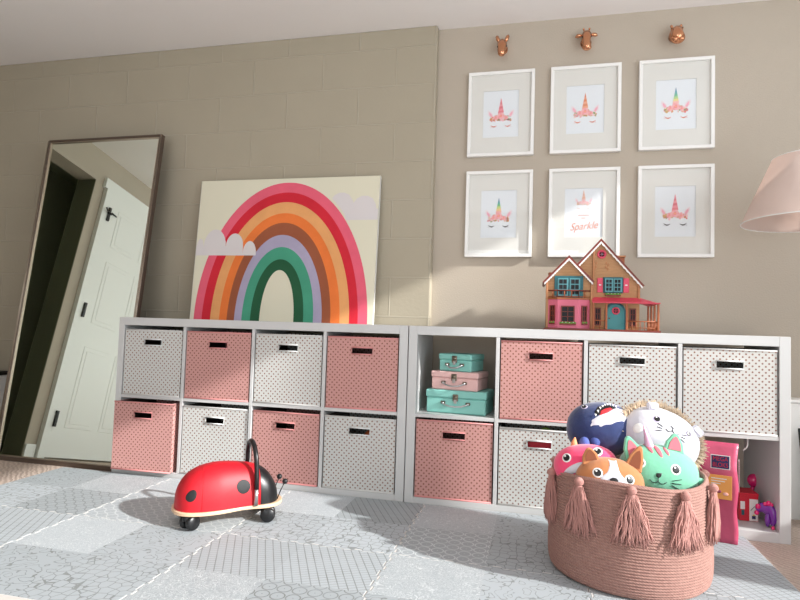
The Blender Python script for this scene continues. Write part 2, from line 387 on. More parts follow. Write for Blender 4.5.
def window(n, axis, hole, p):
    a0, a1, z0, z1 = hole; r = empty('window_%d' % n, (0, 0, 0)); r['kind'] = 'structure'
    f = MB(); t = .03
    def bx(mb, a, b, c, d, q0, q1, m):
        if axis == 'x': mb.box(q0, q1, a, b, c, d, m)
        else: mb.box(a, b, q0, q1, c, d, m)
    for (a, b, c, d) in ((a0, a0 + t, z0, z1), (a1 - t, a1, z0, z1), (a0 + t, a1 - t, z0, z0 + t), (a0 + t, a1 - t, z1 - t, z1)):
        bx(f, a, b, c, d, p + .03, p + .06, 'trim')
    f.build('window_frame', r)
    g = MB(); bx(g, a0 + t, a1 - t, z0 + t, z1 - t, p + .044, p + .048, 'pane'); g.build('window_pane', r)
    k = MB()
    for (a, b, c, d) in ((a0 - .07, a0 - .001, z0 - .07, z1 + .07), (a1 + .001, a1 + .07, z0 - .07, z1 + .07), (a0, a1, z1 + .001, z1 + .07), (a0, a1, z0 - .07, z0 - .001)):
        q = (-.015, -.001) if p > 0 else (.151, .165)
        bx(k, a, b, c, d, p + q[0], p + q[1], 'trim')
    k.build('window_casing', r)
window(1, 'x', W1, XR); window(2, 'x', W2, XR)
window(3, 'y', W3, YB - .15)  # unseen rear window, added as a source of fill light
# panel door on the left wall, seen in the mirror
d = empty('door_1', (XL, -.825, 0)); d['kind'] = 'structure'
mb = MB(); mb.box(.001, .035, -.80, .003, .012, 2.049, 'trim')
for (a, b) in ((-.37, -.1), (-.71, -.44)):
    for (z0, z1) in ((.22, .82), (1.0, 1.5), (1.62, 1.93)):
        mb.rbox(.030, .038, a, b, z0, z1, 'trim', .004); mb.rbox(.034, .0405, a + .03, b - .03, z0 + .03, z1 - .03, 'trim', .004)
mb.build('door_panel', d)
mb = MB(); mb.box(.001, .035, .0032, .065, 0, 2.0495, 'trim'); mb.box(.001, .02, -.87, -.804, 0, 2.115, 'trim'); mb.box(.001, .028, -.89, .085, 2.05, 2.13, 'trim')
mb.build('door_casing', d)
for z in (.22, 1.02, 1.80):
    MB().box(.03, .05, -.012, .008, z, z + .11, 'black').build('hinge', d)
MB().tube([(.05, -.02, 1.86), (.06, .04, 1.87), (.065, .06, 1.885)], .006, 'black').tube([(.045, -.08, 1.87), (.05, -.02, 1.875)], .006, 'black').build('door_stop', d)
MB().lathe([(.012, 0), (.012, .03), (.026, .04), (.028, .055), (.015, .068), (0, .07)], 'black', 16, T(.035, -.73, .98) @ Matrix.Rotation(pi / 2, 4, 'Y')).build('door_knob', d)
struct(MB().box(XL + .001, XL + .015, -.753, OP[0] - .002, 0, .09, 'trim').box(XL + .001, XL + .015, YB + .01, -1.79, 0, .09, 'trim'), 'baseboard_left', bevel=.003)
struct(MB().box(XL + .02, XC - .002, YL - .014, YL - .001, 0, .09, 'trim'), 'baseboard_back', bevel=.003)
struct(MB().box(XC + .002, XR - .002, YR - .014, YR - .001, 0, .09, 'trim'), 'baseboard_alcove', bevel=.003)

# ---------------------------------------------------------------- foam tiles
EX = [-.262, .345, .952, 1.558, 2.166, 2.775]; EY = [-1.160, -.582, -.006]
TH = .015
def toothed(x0, x1, y0, y1, nl, nr, nb, nt):
    """outline of a puzzle-edge foam tile; n* = +1 teeth out, -1 teeth in, 0 straight"""
    pts = []; A = .009; K = 8; g = .0012
    def side(p, q, nrm, mode):
        p, q, nrm = Vector(p), Vector(q), Vector(nrm); L = []
        p = p - nrm * g; q = q - nrm * g
        if mode == 0: return [p]
        L.append(p)
        for i in range(K):
            a, b = (i + .28) / K, (i + .72) / K; s = A if mode > 0 else -A
            w_ = .06 / K * (1 if mode > 0 else -1); e = g / (q - p).length * (1 if mode > 0 else -1)
            L += [p.lerp(q, a + e), p.lerp(q, a - w_ + e) + nrm * s, p.lerp(q, b + w_ - e) + nrm * s, p.lerp(q, b - e)]
        return L
    pts += side((x0, y0), (x1, y0), (0, -1), nb) + side((x1, y0), (x1, y1), (1, 0), nr) + side((x1, y1), (x0, y1), (0, 1), nt) + side((x0, y1), (x0, y0), (-1, 0), nl)
    return [(p.x, p.y) for p in pts]
cols = ['at the far left in front of the mirror', 'left of the ladybug toy', 'with the ladybug toy', 'left of the rope basket', 'holding the rope basket']
tl = {(0, 1): 'grey patterned foam tile at the far left corner, in front of the mirror',
      (1, 1): 'grey patterned foam tile at the left unit, crossed by the ladybug shadow',
      (2, 1): 'grey patterned foam tile under the ladybug toy front wheels, against the left unit',
      (3, 1): 'grey patterned foam tile where the two shelf units meet, behind the basket shadow',
      (4, 1): 'grey patterned foam tile under the back of the rope basket, beside bare carpet',
      (0, 0): 'grey patterned foam tile cut off by the photo at far left edge',
      (1, 0): 'grey patterned foam tile at the bottom left, front mat edge showing',
      (2, 0): 'grey patterned foam tile at the bottom, in front of the ladybug toy',
      (3, 0): 'grey patterned foam tile at the bottom, just left of the rope basket',
      (4, 0): 'grey patterned foam tile under the front of the rope basket'}
for i in range(5):
    for j in range(2):
        x0, x1, y0, y1 = EX[i], EX[i + 1], EY[j], EY[j + 1]; cx, cy = (x0 + x1) / 2, (y0 + y1) / 2
        P = toothed(x0 - cx, x1 - cx, y0 - cy, y1 - cy, -1 if i else 0, 1 if i < 4 else 0, -1 if j else 0, 1 if j == 0 else 0)
        o = MB().prism(P, .0, TH - .0012, 'foam', axis='z').build('foam_tile'); o.location = (cx, cy, 0)
        tag(o, tl[i, j], 'play mat', 'interlocking grey foam floor tiles')
        # printed skin, pulled in a little so the white foam shows along the teeth
        g = .002
        P2 = toothed(x0 - cx + g, x1 - cx - g, y0 - cy + g, y1 - cy - g, -1 if i else 0, 1 if i < 4 else 0, -1 if j else 0, 1 if j == 0 else 0)
        MB().prism(P2, TH - .0011, TH, 'mat', axis='z').build('printed_top', o)
        mb = MB()   # raised white ends of the teeth
        if i < 4:
            for k in range(8): yy = y0 - cy + (y1 - y0) * (k + .5) / 8; mb.box(x1 - cx + .0055, x1 - cx + .0095, yy - .012, yy + .012, TH, TH + .0007, 'foam')
        if j == 0:
            for k in range(8): xx = x0 - cx + (x1 - x0) * (k + .5) / 8; mb.box(xx - .012, xx + .012, y1 - cy + .0055, y1 - cy + .0095, TH, TH + .0007, 'foam')
        if mb.v: tag(mb.build('tooth_edges', o), 'white foam showing along the puzzle teeth', kind='stuff')

# ---------------------------------------------------------------- cube shelves
c_ = (1.465 - .076 - .045) / 4; SH = .765
def dv(k): return .038 + k * c_ + (k - 1) * .015
def shelf(name, x0, label, trimL=0):
    r = empty(name, (x0, 0, 0)); tag(r, label, 'shelf unit', 'white cube shelf units')
    mb = MB(); D = .385; t = trimL
    mb.rbox(t, .038 + t * .3, 0, D, 0, SH, 'shelf', .0012).build('side_panel', r); MB().rbox(1.427, 1.465, 0, D, 0, SH, 'shelf', .0012).build('side_panel', r)
    MB().rbox(.038, 1.427, 0, D, .727, SH, 'shelf', .0012).build('top_panel', r)
    MB().rbox(.038, 1.427, 0, D, 0, .038, 'shelf', .0012).build('bottom_panel', r)
    for k in (1, 2, 3):
        q = -.008 if (t and k == 1) else 0
        MB().rbox(dv(k) + q, dv(k) + .015 + q, .001, D - .002, .038, .727, 'shelf', .0008).build('divider', r)
    for k in range(4):
        a = .038 if k == 0 else dv(k) + .015; b = dv(k + 1) if k < 3 else 1.427
        if t and k == 0: b -= .008
        if t and k == 1: a -= .008
        MB().rbox(a, b, .002, D - .002, .375, .390, 'shelf', .0008).build('cube_shelf', r)
    return r
shelf('cube_shelf_unit', 0, 'white eight-cube shelf under the rainbow canvas, filled with pink and white bins', .010)
R0 = 1.469
shelf('cube_shelf_unit', R0, 'white eight-cube shelf under the dollhouse, suitcases in its top left cube')

def bin_box(kind, Wd, Ht=.318, D=.345):
    fm = 'wdot' if kind == 'w' else 'pdot'; pm = 'wfab' if kind == 'w' else 'pfab'
    r = empty('storage_bin', (0, 0, 0)); h = Wd / 2; th = .004
    hx, hz0, hz1 = .047, Ht - .076, Ht - .047
    xs = [-h, -hx, hx, h]; zs = [0, hz0, hz1, Ht]
    mb = MB()
    for i in range(3):
        for j in range(3):
            if i == 1 and j == 1: continue
            mb.box(xs[i], xs[i + 1], 0, th, zs[j], zs[j + 1], fm)
    mb.build('front_panel', r)
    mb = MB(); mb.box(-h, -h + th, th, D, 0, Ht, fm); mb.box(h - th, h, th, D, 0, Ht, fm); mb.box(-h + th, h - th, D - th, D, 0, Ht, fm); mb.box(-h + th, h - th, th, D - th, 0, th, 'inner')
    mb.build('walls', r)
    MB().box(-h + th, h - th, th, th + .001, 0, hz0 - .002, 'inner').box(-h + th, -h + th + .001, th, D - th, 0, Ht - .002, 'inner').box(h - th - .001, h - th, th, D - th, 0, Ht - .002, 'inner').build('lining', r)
    mb = MB(); e = .003
    mb.tube([(-hx, -e, hz0), (hx, -e, hz0), (hx, -e, hz1), (-hx, -e, hz1)], .0028, 'trim' if kind == 'w' else pm, 6, closed=True)
    mb.build('handle_grommet', r)
    mb = MB(); mb.tube([(-h, -.001, .003), (h, -.001, .003)], .0035, pm, 6).build('piping', r); MB().tube([(-h, -.001, Ht - .003), (h, -.001, Ht - .003)], .0028, pm, 6).build('piping', r)
    return r
proto = {}
def place_bin(kind, col, row, unit, label, dy=.004, dx=0, rz=0, Ht=.318, ztilt=0):
    a = .038 if col == 0 else dv(col) + .015; b = dv(col + 1) if col < 3 else 1.427
    if unit == 0 and col == 0: a += .003; b -= .008
    if unit == 0 and col == 1: a -= .008
    key = (kind, round(b - a, 3), Ht)
    r = copy_tree(proto[key]) if key in proto else bin_box(kind, (b - a) - .012, Ht)
    proto.setdefault(key, r)
    z = .0385 if row == 1 else .3905
    r.location = ((a + b) / 2 + dx + (0 if unit == 0 else R0), dy, z); r.rotation_euler = (ztilt, 0, rz)
    tag(r, label, 'storage bin', 'dotted fabric bins in the cube shelves')
place_bin('w', 0, 0, 0, 'white copper-dotted fabric bin, top left corner of the shelf beside the mirror')
place_bin('p', 1, 0, 0, 'pink dotted bin in the top row, second cube from the mirror')
place_bin('w', 2, 0, 0, 'white dotted bin in the top row, under the middle of the rainbow canvas')
place_bin('p', 3, 0, 0, 'pink dotted bin under the right foot of the rainbow canvas')
place_bin('p', 0, 1, 0, 'pink dotted bin sticking out at the bottom left, next to the mirror', dy=-.030, dx=-.009, rz=radians(2.2), Ht=.324)
for ch in [o for o in bpy.data.objects if o.parent and o.parent.get('label', '').startswith('pink dotted bin sticking')]:
    if ch.name.split('.')[0] in ('walls', 'lining'): ch.scale = (.93, .9, 1); ch.location.x = .004
place_bin('w', 1, 1, 0, 'white dotted bin in the bottom row, partly behind the ladybug body', rz=radians(1))
place_bin('p', 2, 1, 0, 'pink dotted bin in the bottom row, behind the ladybug handle and feelers', rz=radians(-1.2))
place_bin('w', 3, 1, 0, 'white dotted bin at the bottom right of the unit under the rainbow')
place_bin('p', 0, 1, 1, 'pink dotted bin directly below the three stacked suitcases', rz=radians(.6), Ht=.328)
place_bin('p', 1, 0, 1, 'pink dotted bin in the top row, just right of the suitcases', Ht=.325)
place_bin('w', 1, 1, 1, 'white dotted bin in the bottom row, partly behind the rope basket')
place_bin('w', 2, 0, 1, 'white dotted bin in the top row, under the dollhouse porch', Ht=.322)
place_bin('w', 3, 0, 1, 'white dotted bin at the top right, above the pink toy bag', Ht=.322)
# toys showing through the handle slots
def slot_toys():
    o = MB().rbox(-.08, .08, 0, .03, 0, .262, 'redp', .004).build('toy_book'); o.location = (R0 + dv(1) + .015 + c_ / 2 + .01, .03, .0435)
    tag(o, 'magenta-red toy box seen through the slot of the bin behind the basket', 'toy')
    mb = MB(); mb.tube([(.022 * cos(a * pi / 8), 0, .022 * sin(a * pi / 8)) for a in range(16)], .006, 'green', 8, closed=True)
    o = mb.build('toy_ring'); o.location = (R0 + dv(1) + .015 + c_ / 2 + .025, .045, .3335); tag(o, 'olive green toy ring showing in the slot of the bin behind the basket', 'toy')
    o = MB().ell((0, 0, .125), (.05, .05, .125), flat((205, 108, 60)), 16, 12).build('toy_figure'); o.location = (dv(3) + .015 + c_ / 2 + .03, .07, .043)
    tag(o, 'orange toy peeking through the slot of the lower right white bin under the canvas', 'toy')
slot_toys()

# ---------------------------------------------------------------- suitcases
def suitcase(W_, D_, H_, m, loc, rz, label):
    r = empty('toy_suitcase', loc, rz); tag(r, label, 'suitcase', 'stacked card suitcases')
    hl = H_ * .66
    mb = MB().rbox(0, W_, 0, D_, 0, hl, m, .004); mb.build('body', r, bevel=.002)
    MB().rbox(-.003, W_ + .003, -.003, D_ + .003, hl, H_, m, .004).build('lid', r, bevel=.002)
    cx = W_ / 2
    mb = MB(); mb.rbox(cx - .012, cx + .012, -.009, -.003, hl - .012, hl + .018, 'latch', .002); mb.tube([(cx - .007, -.011, hl + .006), (cx + .007, -.011, hl + .006)], .004, 'latch'); mb.rbox(cx - .006, cx + .006, -.012, -.006, hl - .02, hl - .004, 'steel', .001)
    mb.build('latch', r)
    w2 = min(.055, W_ * .23); zc = hl - .026; mb = MB()
    pts = [(cx - w2, -.006, zc + .006), (cx - w2 * .85, -.014, zc), (cx - w2 * .5, -.018, zc - .006), (cx, -.019, zc - .008), (cx + w2 * .5, -.018, zc - .006), (cx + w2 * .85, -.014, zc), (cx + w2, -.006, zc + .006)]
    mb.tube(pts, .0035, 'steel')
    for s in (-1, 1): mb.rbox(cx + s * w2 - .01, cx + s * w2 + .01, -.008, -.0005, zc, zc + .012, 'latch', .002); mb.ell((cx + s * w2, -.01, zc + .004), (.005, .005, .005), 'steel', 10, 6)
    mb.build('handle', r)
suitcase(.262, .185, .1, 'mint', (1.542, .065, .391), radians(-6), 'large mint green toy suitcase at the bottom of the stack')
suitcase(.208, .17, .080, 'blush', (1.562, .070, .4915), radians(-10), 'blush pink toy suitcase in the middle of the stack')
suitcase(.150, .15, .076, 'mint', (1.592, .080, .572), radians(-16), 'smallest mint green toy suitcase on top of the stack')

# ---------------------------------------------------------------- mirror
def mirror():
    r = empty('leaning_mirror', (-.008, .046, 0)); tag(r, 'tall floor mirror with thin bronze frame tilted back beside the white shelf', 'mirror')
    r.rotation_euler = (-.127, 0, -.0038)
    W_, H_ = .748, 1.788; f = .014; dp = .03
    fr = MB()
    for (a, b, c, d_) in ((-W_, 0, 0, f * 1.6), (-W_, 0, H_ - f, H_), (-W_, -W_ + f, f * 1.6, H_ - f), (-f, 0, f * 1.6, H_ - f)):
        fr.rbox(a, b, 0, dp, c, d_, 'bronze', .002)
    fr.build('frame', r)
    tr = MB(); g = .006
    for (a, b, c, d_) in ((-W_ + f, -f, f * 1.6, f * 1.6 + g), (-W_ + f, -f, H_ - f - g, H_ - f), (-W_ + f, -W_ + f + g, f * 1.6 + g, H_ - f - g), (-f - g, -f, f * 1.6 + g, H_ - f - g)):
        tr.rbox(a, b, .002, .02, c, d_, 'champ', .001)
    for q in (.0, .004, .008):
        tr.tube([(-W_ + .002 + q, -.001, .01), (-W_ + .002 + q, -.001, H_ - .004)], .0014, 'champ', 6)
        tr.tube([(-.002 - q, -.001, .01), (-.002 - q, -.001, H_ - .004)], .0014, 'champ', 6)
    tag(tr.build('frame_trim', r), 'pale champagne beading along the mirror frame')
    k = NT('mirror_glass'); k.b.inputs['Base Color'].default_value = (.84, .89, .80, 1); k.b.inputs['Metallic'].default_value = 1; k.b.inputs['Roughness'].default_value = .012
    M['mirror'] = k.m
    MB().box(-W_ + f + .001, -f - .001, .010, .013, f * 1.6 + .001, H_ - f - .001, 'mirror').build('glass', r)
    MB().box(-W_ + f, -f, .0135, .026, f * 1.6, H_ - f, 'black').build('backing', r)
    # fold-out stand that props it away from the wall
    mb = MB(); mb.tube([(-W_ / 2 - .16, dp, 1.25), (-W_ / 2 - .14, .18, .045)], .008, 'bronze'); mb.tube([(-W_ / 2 + .16, dp, 1.25), (-W_ / 2 + .14, .18, .045)], .008, 'bronze'); mb.tube([(-W_ / 2 - .14, .18, .045), (-W_ / 2 + .14, .18, .045)], .008, 'bronze')
    mb.build('stand', r)
mirror()

# low cabinet left of mirror (only a sliver shows)
r = empty('low_cabinet', (-1.10, .22, 0)); tag(r, 'low pale cabinet with black top, sliver showing left of the mirror', 'cabinet')
MB().rbox(-.18, .06, -.10, .15, .03, .405, 'white', .003).build('body', r)
MB().rbox(-.19, .07, -.11, .16, .406, .428, 'black', .003).build('top', r)
MB().box(-.17, .05, -.09, .14, 0, .0295, 'black').build('plinth', r)

# ---------------------------------------------------------------- rainbow canvas
def canvas():
    W_, H_ = 1.018, .765
    r = empty('rainbow_canvas', (.197, .305, SH + .0005)); tag(r, 'large canvas painting of a rainbow with two clouds leaning above the left shelf', 'painting')
    r.rotation_euler = (-math.asin(.055 / H_) - .0, 0, 0)
    MB().rbox(0, W_, 0, .022, 0, H_, flat((222, 218, 196)), .0015).build('canvas', r)
    for q in (-.0008, W_): MB().box(q, q + .0008, .0, .022, 0, H_, 'matb').build('canvas_edge', r)
    Lf = [.0228, .0695, .1193, .1705, .2146, .2567, .2986, .3469, .398]
    Rf = [.9726, .9239, .8794, .83, .7818, .7364, .6907, .6383, .5856]
    Tp = [(.505, .969), (.503, .899), (.50, .83), (.498, .752), (.496, .684), (.493, .599), (.491, .514), (.488, .429), (.488, .354)]
    cl = [(226, 92, 116), (205, 18, 44), (226, 160, 100), (230, 118, 48), (150, 80, 48), (166, 158, 184), (62, 150, 120), (10, 82, 48)]
    def curve(k, y):
        cx, h = Tp[k]; cx = (Lf[k] + Rf[k]) / 2 if k > 5 else cx
        pts = []
        for i in range(65):
            a = pi * i / 64
            u = cx - (cx - Lf[k]) * cos(a) if cos(a) > 0 else cx - (Rf[k] - cx) * cos(a)
            e = .92 if k > 5 else 1
            pts.append((u * W_, y, h * H_ * sin(a) ** e))
        return pts
    mb = MB()
    for k in range(8):
        key = 'rb%d' % k; q = NT('painted_band'); nz = q.n('ShaderNodeTexNoise', i_Scale=5.0, i_Detail=5.0, i_Roughness=.65); q.l(q.obj(), nz.inputs['Vector'])
        c = lin(cl[k]); q.l(q.mix(nz.outputs[0], tuple(x * .82 for x in c), tuple(min(1, x * 1.22 + .012) for x in c)), q.b.inputs['Base Color']); q.b.inputs['Roughness'].default_value = .8; M[key] = q.m
        mb.strip(curve(k, -.0006), curve(k + 1, -.0006), key)
    mb.build('painted_rainbow', r)
    def cloud(arcs, z0, x0, x1, y):
        pts = [(x0, z0)]
        for (a, b, zb, zt) in arcs:
            for i in range(13): t = pi * i / 12; pts.append(((a + b) / 2 - (b - a) / 2 * cos(t), zb + (zt - zb) * sin(t)))
        pts.append((x1, z0)); return pts
    def fan(pts, y, m):
        mb = MB(); n = len(pts); mb.add([(p[0] * W_, y, p[1] * H_) for p in pts], [tuple(range(n))], m); return mb
    M['cloudp'] = simple('cloud_paint', (216, 210, 210), .85, var=.04, scale=6)
    fan(cloud([(.002, .045, .50, .575), (.045, .175, .52, .642), (.175, .275, .52, .612), (.275, .351, .47, .557)], .455, .002, .351, 0), -.0012, 'cloudp').build('painted_cloud', r)
    fan(cloud([(.755, .868, .80, .89), (.868, .996, .76, .868)], .697, .735, .996, 0)[0:0] + [(.835, .697), (.822, .74), (.80, .78), (.77, .825), (.752, .85), (.765, .872), (.79, .888), (.815, .888), (.842, .873), (.86, .838), (.868, .815), (.885, .845), (.91, .862), (.94, .862), (.966, .845), (.984, .805), (.99, .77), (.998, .775), (.998, .697)], -.0012, 'cloudp').build('painted_cloud', r)
canvas()

# ---------------------------------------------------------------- framed prints
def curve_pts(f, n): return [f(i / n) for i in range(n + 1)]
def print_art(mb, horn, lash, s=1, dz=0, seed=1, fade=0):
    rnd = random.Random(seed); y = -.0004
    def fd(c): return tuple(int(v + (232 - v) * fade) for v in c)
    def disc(cx, cz, r, col, k=0, sx=1, sz=1, rot=0):
        n = 12; P = []
        for i in range(n):
            a = 2 * pi * i / n; px, pz = r * cos(a) * sx, r * sin(a) * sz
            P.append((cx * s + (px * cos(rot) - pz * sin(rot)) * s, y - k * .00008, dz + cz * s + (px * sin(rot) + pz * cos(rot)) * s))
        mb.add(P, [tuple(range(n))], flat(fd(col)))
    n = len(horn)
    for i, c in enumerate(horn):      # banded twisted horn
        t0, t1 = i / n, (i + 1) / n; w0, w1 = .0145 * (1 - t0), .0145 * (1 - t1); z0, z1 = t0 * .078 + .004, t1 * .078 + .004
        mb.add([(-w0 * s, y, dz + z0 * s), (w0 * s, y, dz + (z0 + .003) * s), (w1 * s, y, dz + (z1 + (.003 if i < n - 1 else 0)) * s), (-w1 * s, y, dz + z1 * s)], [(0, 1, 2, 3)], flat(fd(c)))
    for sg in (-1, 1):                # leaf shaped ears
        P = [(.034, -.014), (.041, .004), (.052, .016), (.064, .022), (.066, .008), (.062, -.006), (.05, -.02)]
        mb.add([(sg * a * s, y - .00005, dz + b * s) for a, b in P], [tuple(range(7))], flat(fd((232, 222, 226))))
        P = [(.04, -.012), (.046, .002), (.058, .013), (.058, 0), (.05, -.014)]
        mb.add([(sg * a * s, y - .0001, dz + b * s) for a, b in P], [tuple(range(5))], flat(fd((238, 176, 190))))
    pal = [(240, 172, 176), (232, 140, 138), (246, 206, 196), (220, 150, 110), (214, 176, 120), (150, 168, 120), (244, 190, 200)]
    for i in range(70):
        x = rnd.uniform(-.052, .052); z = -.014 - .012 * (abs(x) / .05) + rnd.uniform(-.022, .016) * (1 - .5 * abs(x) / .05)
        disc(x, z, rnd.uniform(.003, .0075), rnd.choice(pal), 1 + (i % 5) * .5, rnd.uniform(.6, 1), rnd.uniform(.6, 1), rnd.uniform(0, 3))
    for (x, z, r) in ((0, -.010, .016), (-.024, -.018, .011), (.026, -.020, .010)):   # roses
        for q in range(6): disc(x + r * .55 * cos(q * pi / 3), z + r * .55 * sin(q * pi / 3), r * .62, (242, 184, 186) if q % 2 else (238, 164, 168), 4 + q * .1)
        disc(x, z, r * .42, (236, 128, 132), 6); disc(x, z, r * .2, (248, 200, 150), 7)
    for sg in (-1, 1):                # closed eyes
        P = [];
        for i in range(9): t = i / 8; P.append((sg * (.020 + .030 * t), -.058 - .005 * sin(pi * t) + .003 * t))
        Q = [(p[0], p[1] - .0042 * sin(pi * (i / 8)) - .0016) for i, p in enumerate(P)]
        mb.strip([(a * s, y, dz + b * s) for a, b in P], [(a * s, y, dz + b * s) for a, b in Q], flat(fd(lash)))
        for t in (.45, .62, .8, .95):
            x = sg * (.020 + .030 * t); z = -.063; mb.add([(x * s, y, dz + z * s), ((x + sg * .0016) * s, y, dz + z * s), ((x + sg * .005) * s, y, dz + (z - .006) * s)], [(0, 1, 2)], flat(fd(lash)))
def picture(cx, zt, art, label):
    W_, H_, dp, f = .328, .433, .024, .016
    r = empty('unicorn_print', (cx, YR - dp - .001, zt - H_ / 2)); tag(r, label, 'picture', 'white framed unicorn prints on the wall')
    h, v = W_ / 2, H_ / 2; mb = MB()
    for q in ((-h, h, -v, -v + f), (-h, h, v - f, v), (-h, -h + f, -v + f, v - f), (h - f, h, -v + f, v - f)): mb.rbox(q[0], q[1], 0, dp, q[2], q[3], 'white', .0012)
    mb.build('frame', r)
    pw, ph = .088, .119; y0, y1 = .013, .0145; mb = MB()
    for q in ((-h + f, -pw, -v + f, v - f), (pw, h - f, -v + f, v - f), (-pw, pw, -v + f, -ph), (-pw, pw, ph, v - f)): mb.box(q[0], q[1], y0, y1, q[2], q[3], 'matb')
    mb.build('mat_board', r)
    p = MB().box(-pw - .004, pw + .004, .016, .0165, -ph - .004, ph + .004, 'paper'); o = p.build('print', r)
    a = MB(); art(a); q = a.build('printed_art', o); q.location = (0, .0158, 0)
    MB().box(-h + f, h - f, .009, .0105, -v + f, v - f, 'pane').build('glazing', r)
pk = [(228, 130, 140), (236, 150, 158), (222, 120, 132), (238, 160, 166), (226, 134, 144), (236, 150, 158), (216, 110, 124)]
og = [(236, 170, 140), (226, 148, 112), (238, 176, 146), (222, 140, 104), (236, 166, 134), (220, 136, 100), (214, 128, 92)]
rb = [(238, 176, 160), (234, 200, 140), (196, 210, 120), (120, 184, 130), (80, 160, 150), (70, 130, 160), (70, 92, 140)]
rl = [(240, 190, 180), (232, 214, 150), (180, 214, 150), (130, 194, 160), (110, 176, 176), (90, 150, 180), (60, 100, 150)]
co, bk = (222, 136, 110), (52, 50, 52)
def sparkle(mb):
    print_art(mb, og, (226, 190, 180), .62, .06, 5, .35)
    c = flat((224, 150, 128))
    for (z, n, w_) in ((-.012, 9, .05), (-.026, 4, .02)):
        for i in range(n):
            x = (i - (n - 1) / 2) * w_ / n; mb.add([(x - .0016, -.0004, z - .002), (x + .0016, -.0004, z - .002), (x + .0016, -.0004, z + .002), (x - .0016, -.0004, z + .002)], [(0, 1, 2, 3)], c)
    text_into(mb, 'Sparkle', .05, 0, -.066, -.0004, c, shear=.45, rot=.09, width=.13)
CX = [1.811, 2.216, 2.624]
picture(CX[0], 2.061, lambda m: print_art(m, pk, co, 1, 0, 1), 'framed unicorn print, pink horn and coral lashes, top left of the six')
picture(CX[1], 2.061, lambda m: print_art(m, og, co, 1, 0, 2), 'framed unicorn print, orange horn and coral lashes, top row middle')
picture(CX[2], 2.061, lambda m: print_art(m, rl, co, 1, 0, 3), 'framed unicorn print, rainbow horn and coral lashes, top row right')
picture(CX[0], 1.553, lambda m: print_art(m, rb, bk, 1, 0, 4), 'framed unicorn print, rainbow horn and black lashes, bottom left of the six')
picture(CX[1], 1.553, sparkle, 'framed print reading Sparkle below a small unicorn, directly above the dollhouse')
picture(CX[2], 1.553, lambda m: print_art(m, pk, bk, 1, 0, 6), 'framed unicorn print, pink horn and black lashes, bottom right of the six')

# ---------------------------------------------------------------- copper animal heads
def head(kind, x, z, label):
    r = empty('animal_head_hook', (x, YR - .001, z)); tag(r, label, 'wall hook', 'copper animal heads above the prints')
    mb = MB()
    mb.lathe([(0, -.004), (.024, -.004), (.026, 0), (.026, .006), (.018, .012)], 'gold', 20, Matrix.Rotation(pi / 2, 4, 'X'))
    mb.build('wall_plate', r)
    b = MB()
    if kind == 'zebra':
        b.tube([(0, 0, .0), (0, -.02, .006), (0, -.036, .012), (0, -.048, .008), (0, -.058, -.012), (0, -.066, -.038), (0, -.068, -.054), (0, -.064, -.062)], [.024, .023, .022, .0235, .021, .018, .0175, .009], 'gold', 16)
        b.ell((0, -.067, -.046), (.019, .013, .018), 'gold', 16, 10)
        for s in (-1, 1): b.ell((s * .02, -.052, -.006), (.005, .006, .006), 'black', 10, 6); b.ell((s * .009, -.0785, -.046), (.0025, .002, .004), 'black', 8, 5)
        for i in range(6): b.ell((0, -.034 + i * .006, .034 - i * .003), (.0035, .005, .009), 'gold', 8, 6)
        ear = [(.016, -.036, .022), (.022, -.034, .04), (.027, -.032, .054), (.029, -.03, .062)]; er = [.005, .0095, .008, .002]
    elif kind == 'giraffe':
        b.tube([(0, 0, -.004), (0, -.02, .006), (0, -.036, .018), (0, -.05, .016), (0, -.06, -.004), (0, -.068, -.032), (0, -.072, -.054), (0, -.068, -.068)], [.024, .022, .021, .0225, .019, .016, .02, .01], 'gold', 16)
        b.ell((0, -.071, -.054), (.022, .014, .016), 'gold', 16, 10)
        for s in (-1, 1):
            b.ell((s * .019, -.054, .008), (.005, .006, .006), 'black', 10, 6); b.ell((s * .01, -.084, -.05), (.0025, .002, .004), 'black', 8, 5)
            b.tube([(s * .01, -.04, .032), (s * .013, -.038, .05)], [.004, .003], 'gold'); b.ell((s * .0135, -.038, .053), (.005, .005, .005), 'gold', 10, 6)
        ear = [(.018, -.038, .018), (.03, -.036, .024), (.043, -.034, .022), (.052, -.033, .018)]; er = [.005, .009, .009, .002]
    else:
        b.tube([(0, 0, -.002), (0, -.02, .004), (0, -.036, .008), (0, -.05, .004), (0, -.06, -.012), (0, -.068, -.032), (0, -.066, -.052)], [.028, .028, .027, .026, .025, .03, .016], 'gold', 18)
        b.ell((0, -.066, -.034), (.032, .02, .028), 'gold', 20, 12)
        for s in (-1, 1): b.ell((s * .022, -.05, .018), (.006, .006, .007), 'gold', 10, 6); b.ell((s * .024, -.055, .019), (.003, .003, .003), 'black', 8, 5); b.ell((s * .013, -.086, -.022), (.004, .003, .003), 'black', 8, 5); b.ell((s * .014, -.082, -.046), (.012, .009, .01), 'gold', 12, 8)
        ear = [(.018, -.034, .028), (.021, -.033, .04), (.023, -.032, .046)]; er = [.005, .0065, .002]
    b.build('head', r)
    for s in (-1, 1): MB().tube([(s * p[0], p[1], p[2]) for p in ear], er, 'gold', 10).build('ear', r)
head('zebra', 1.812, 2.178, 'copper zebra head hook on the wall, leftmost of the three heads')
head('giraffe', 2.215, 2.178, 'copper giraffe head hook on the wall with ears spread, middle head')
head('hippo', 2.618, 2.172, 'copper hippo head hook on the wall, rightmost rounded head')

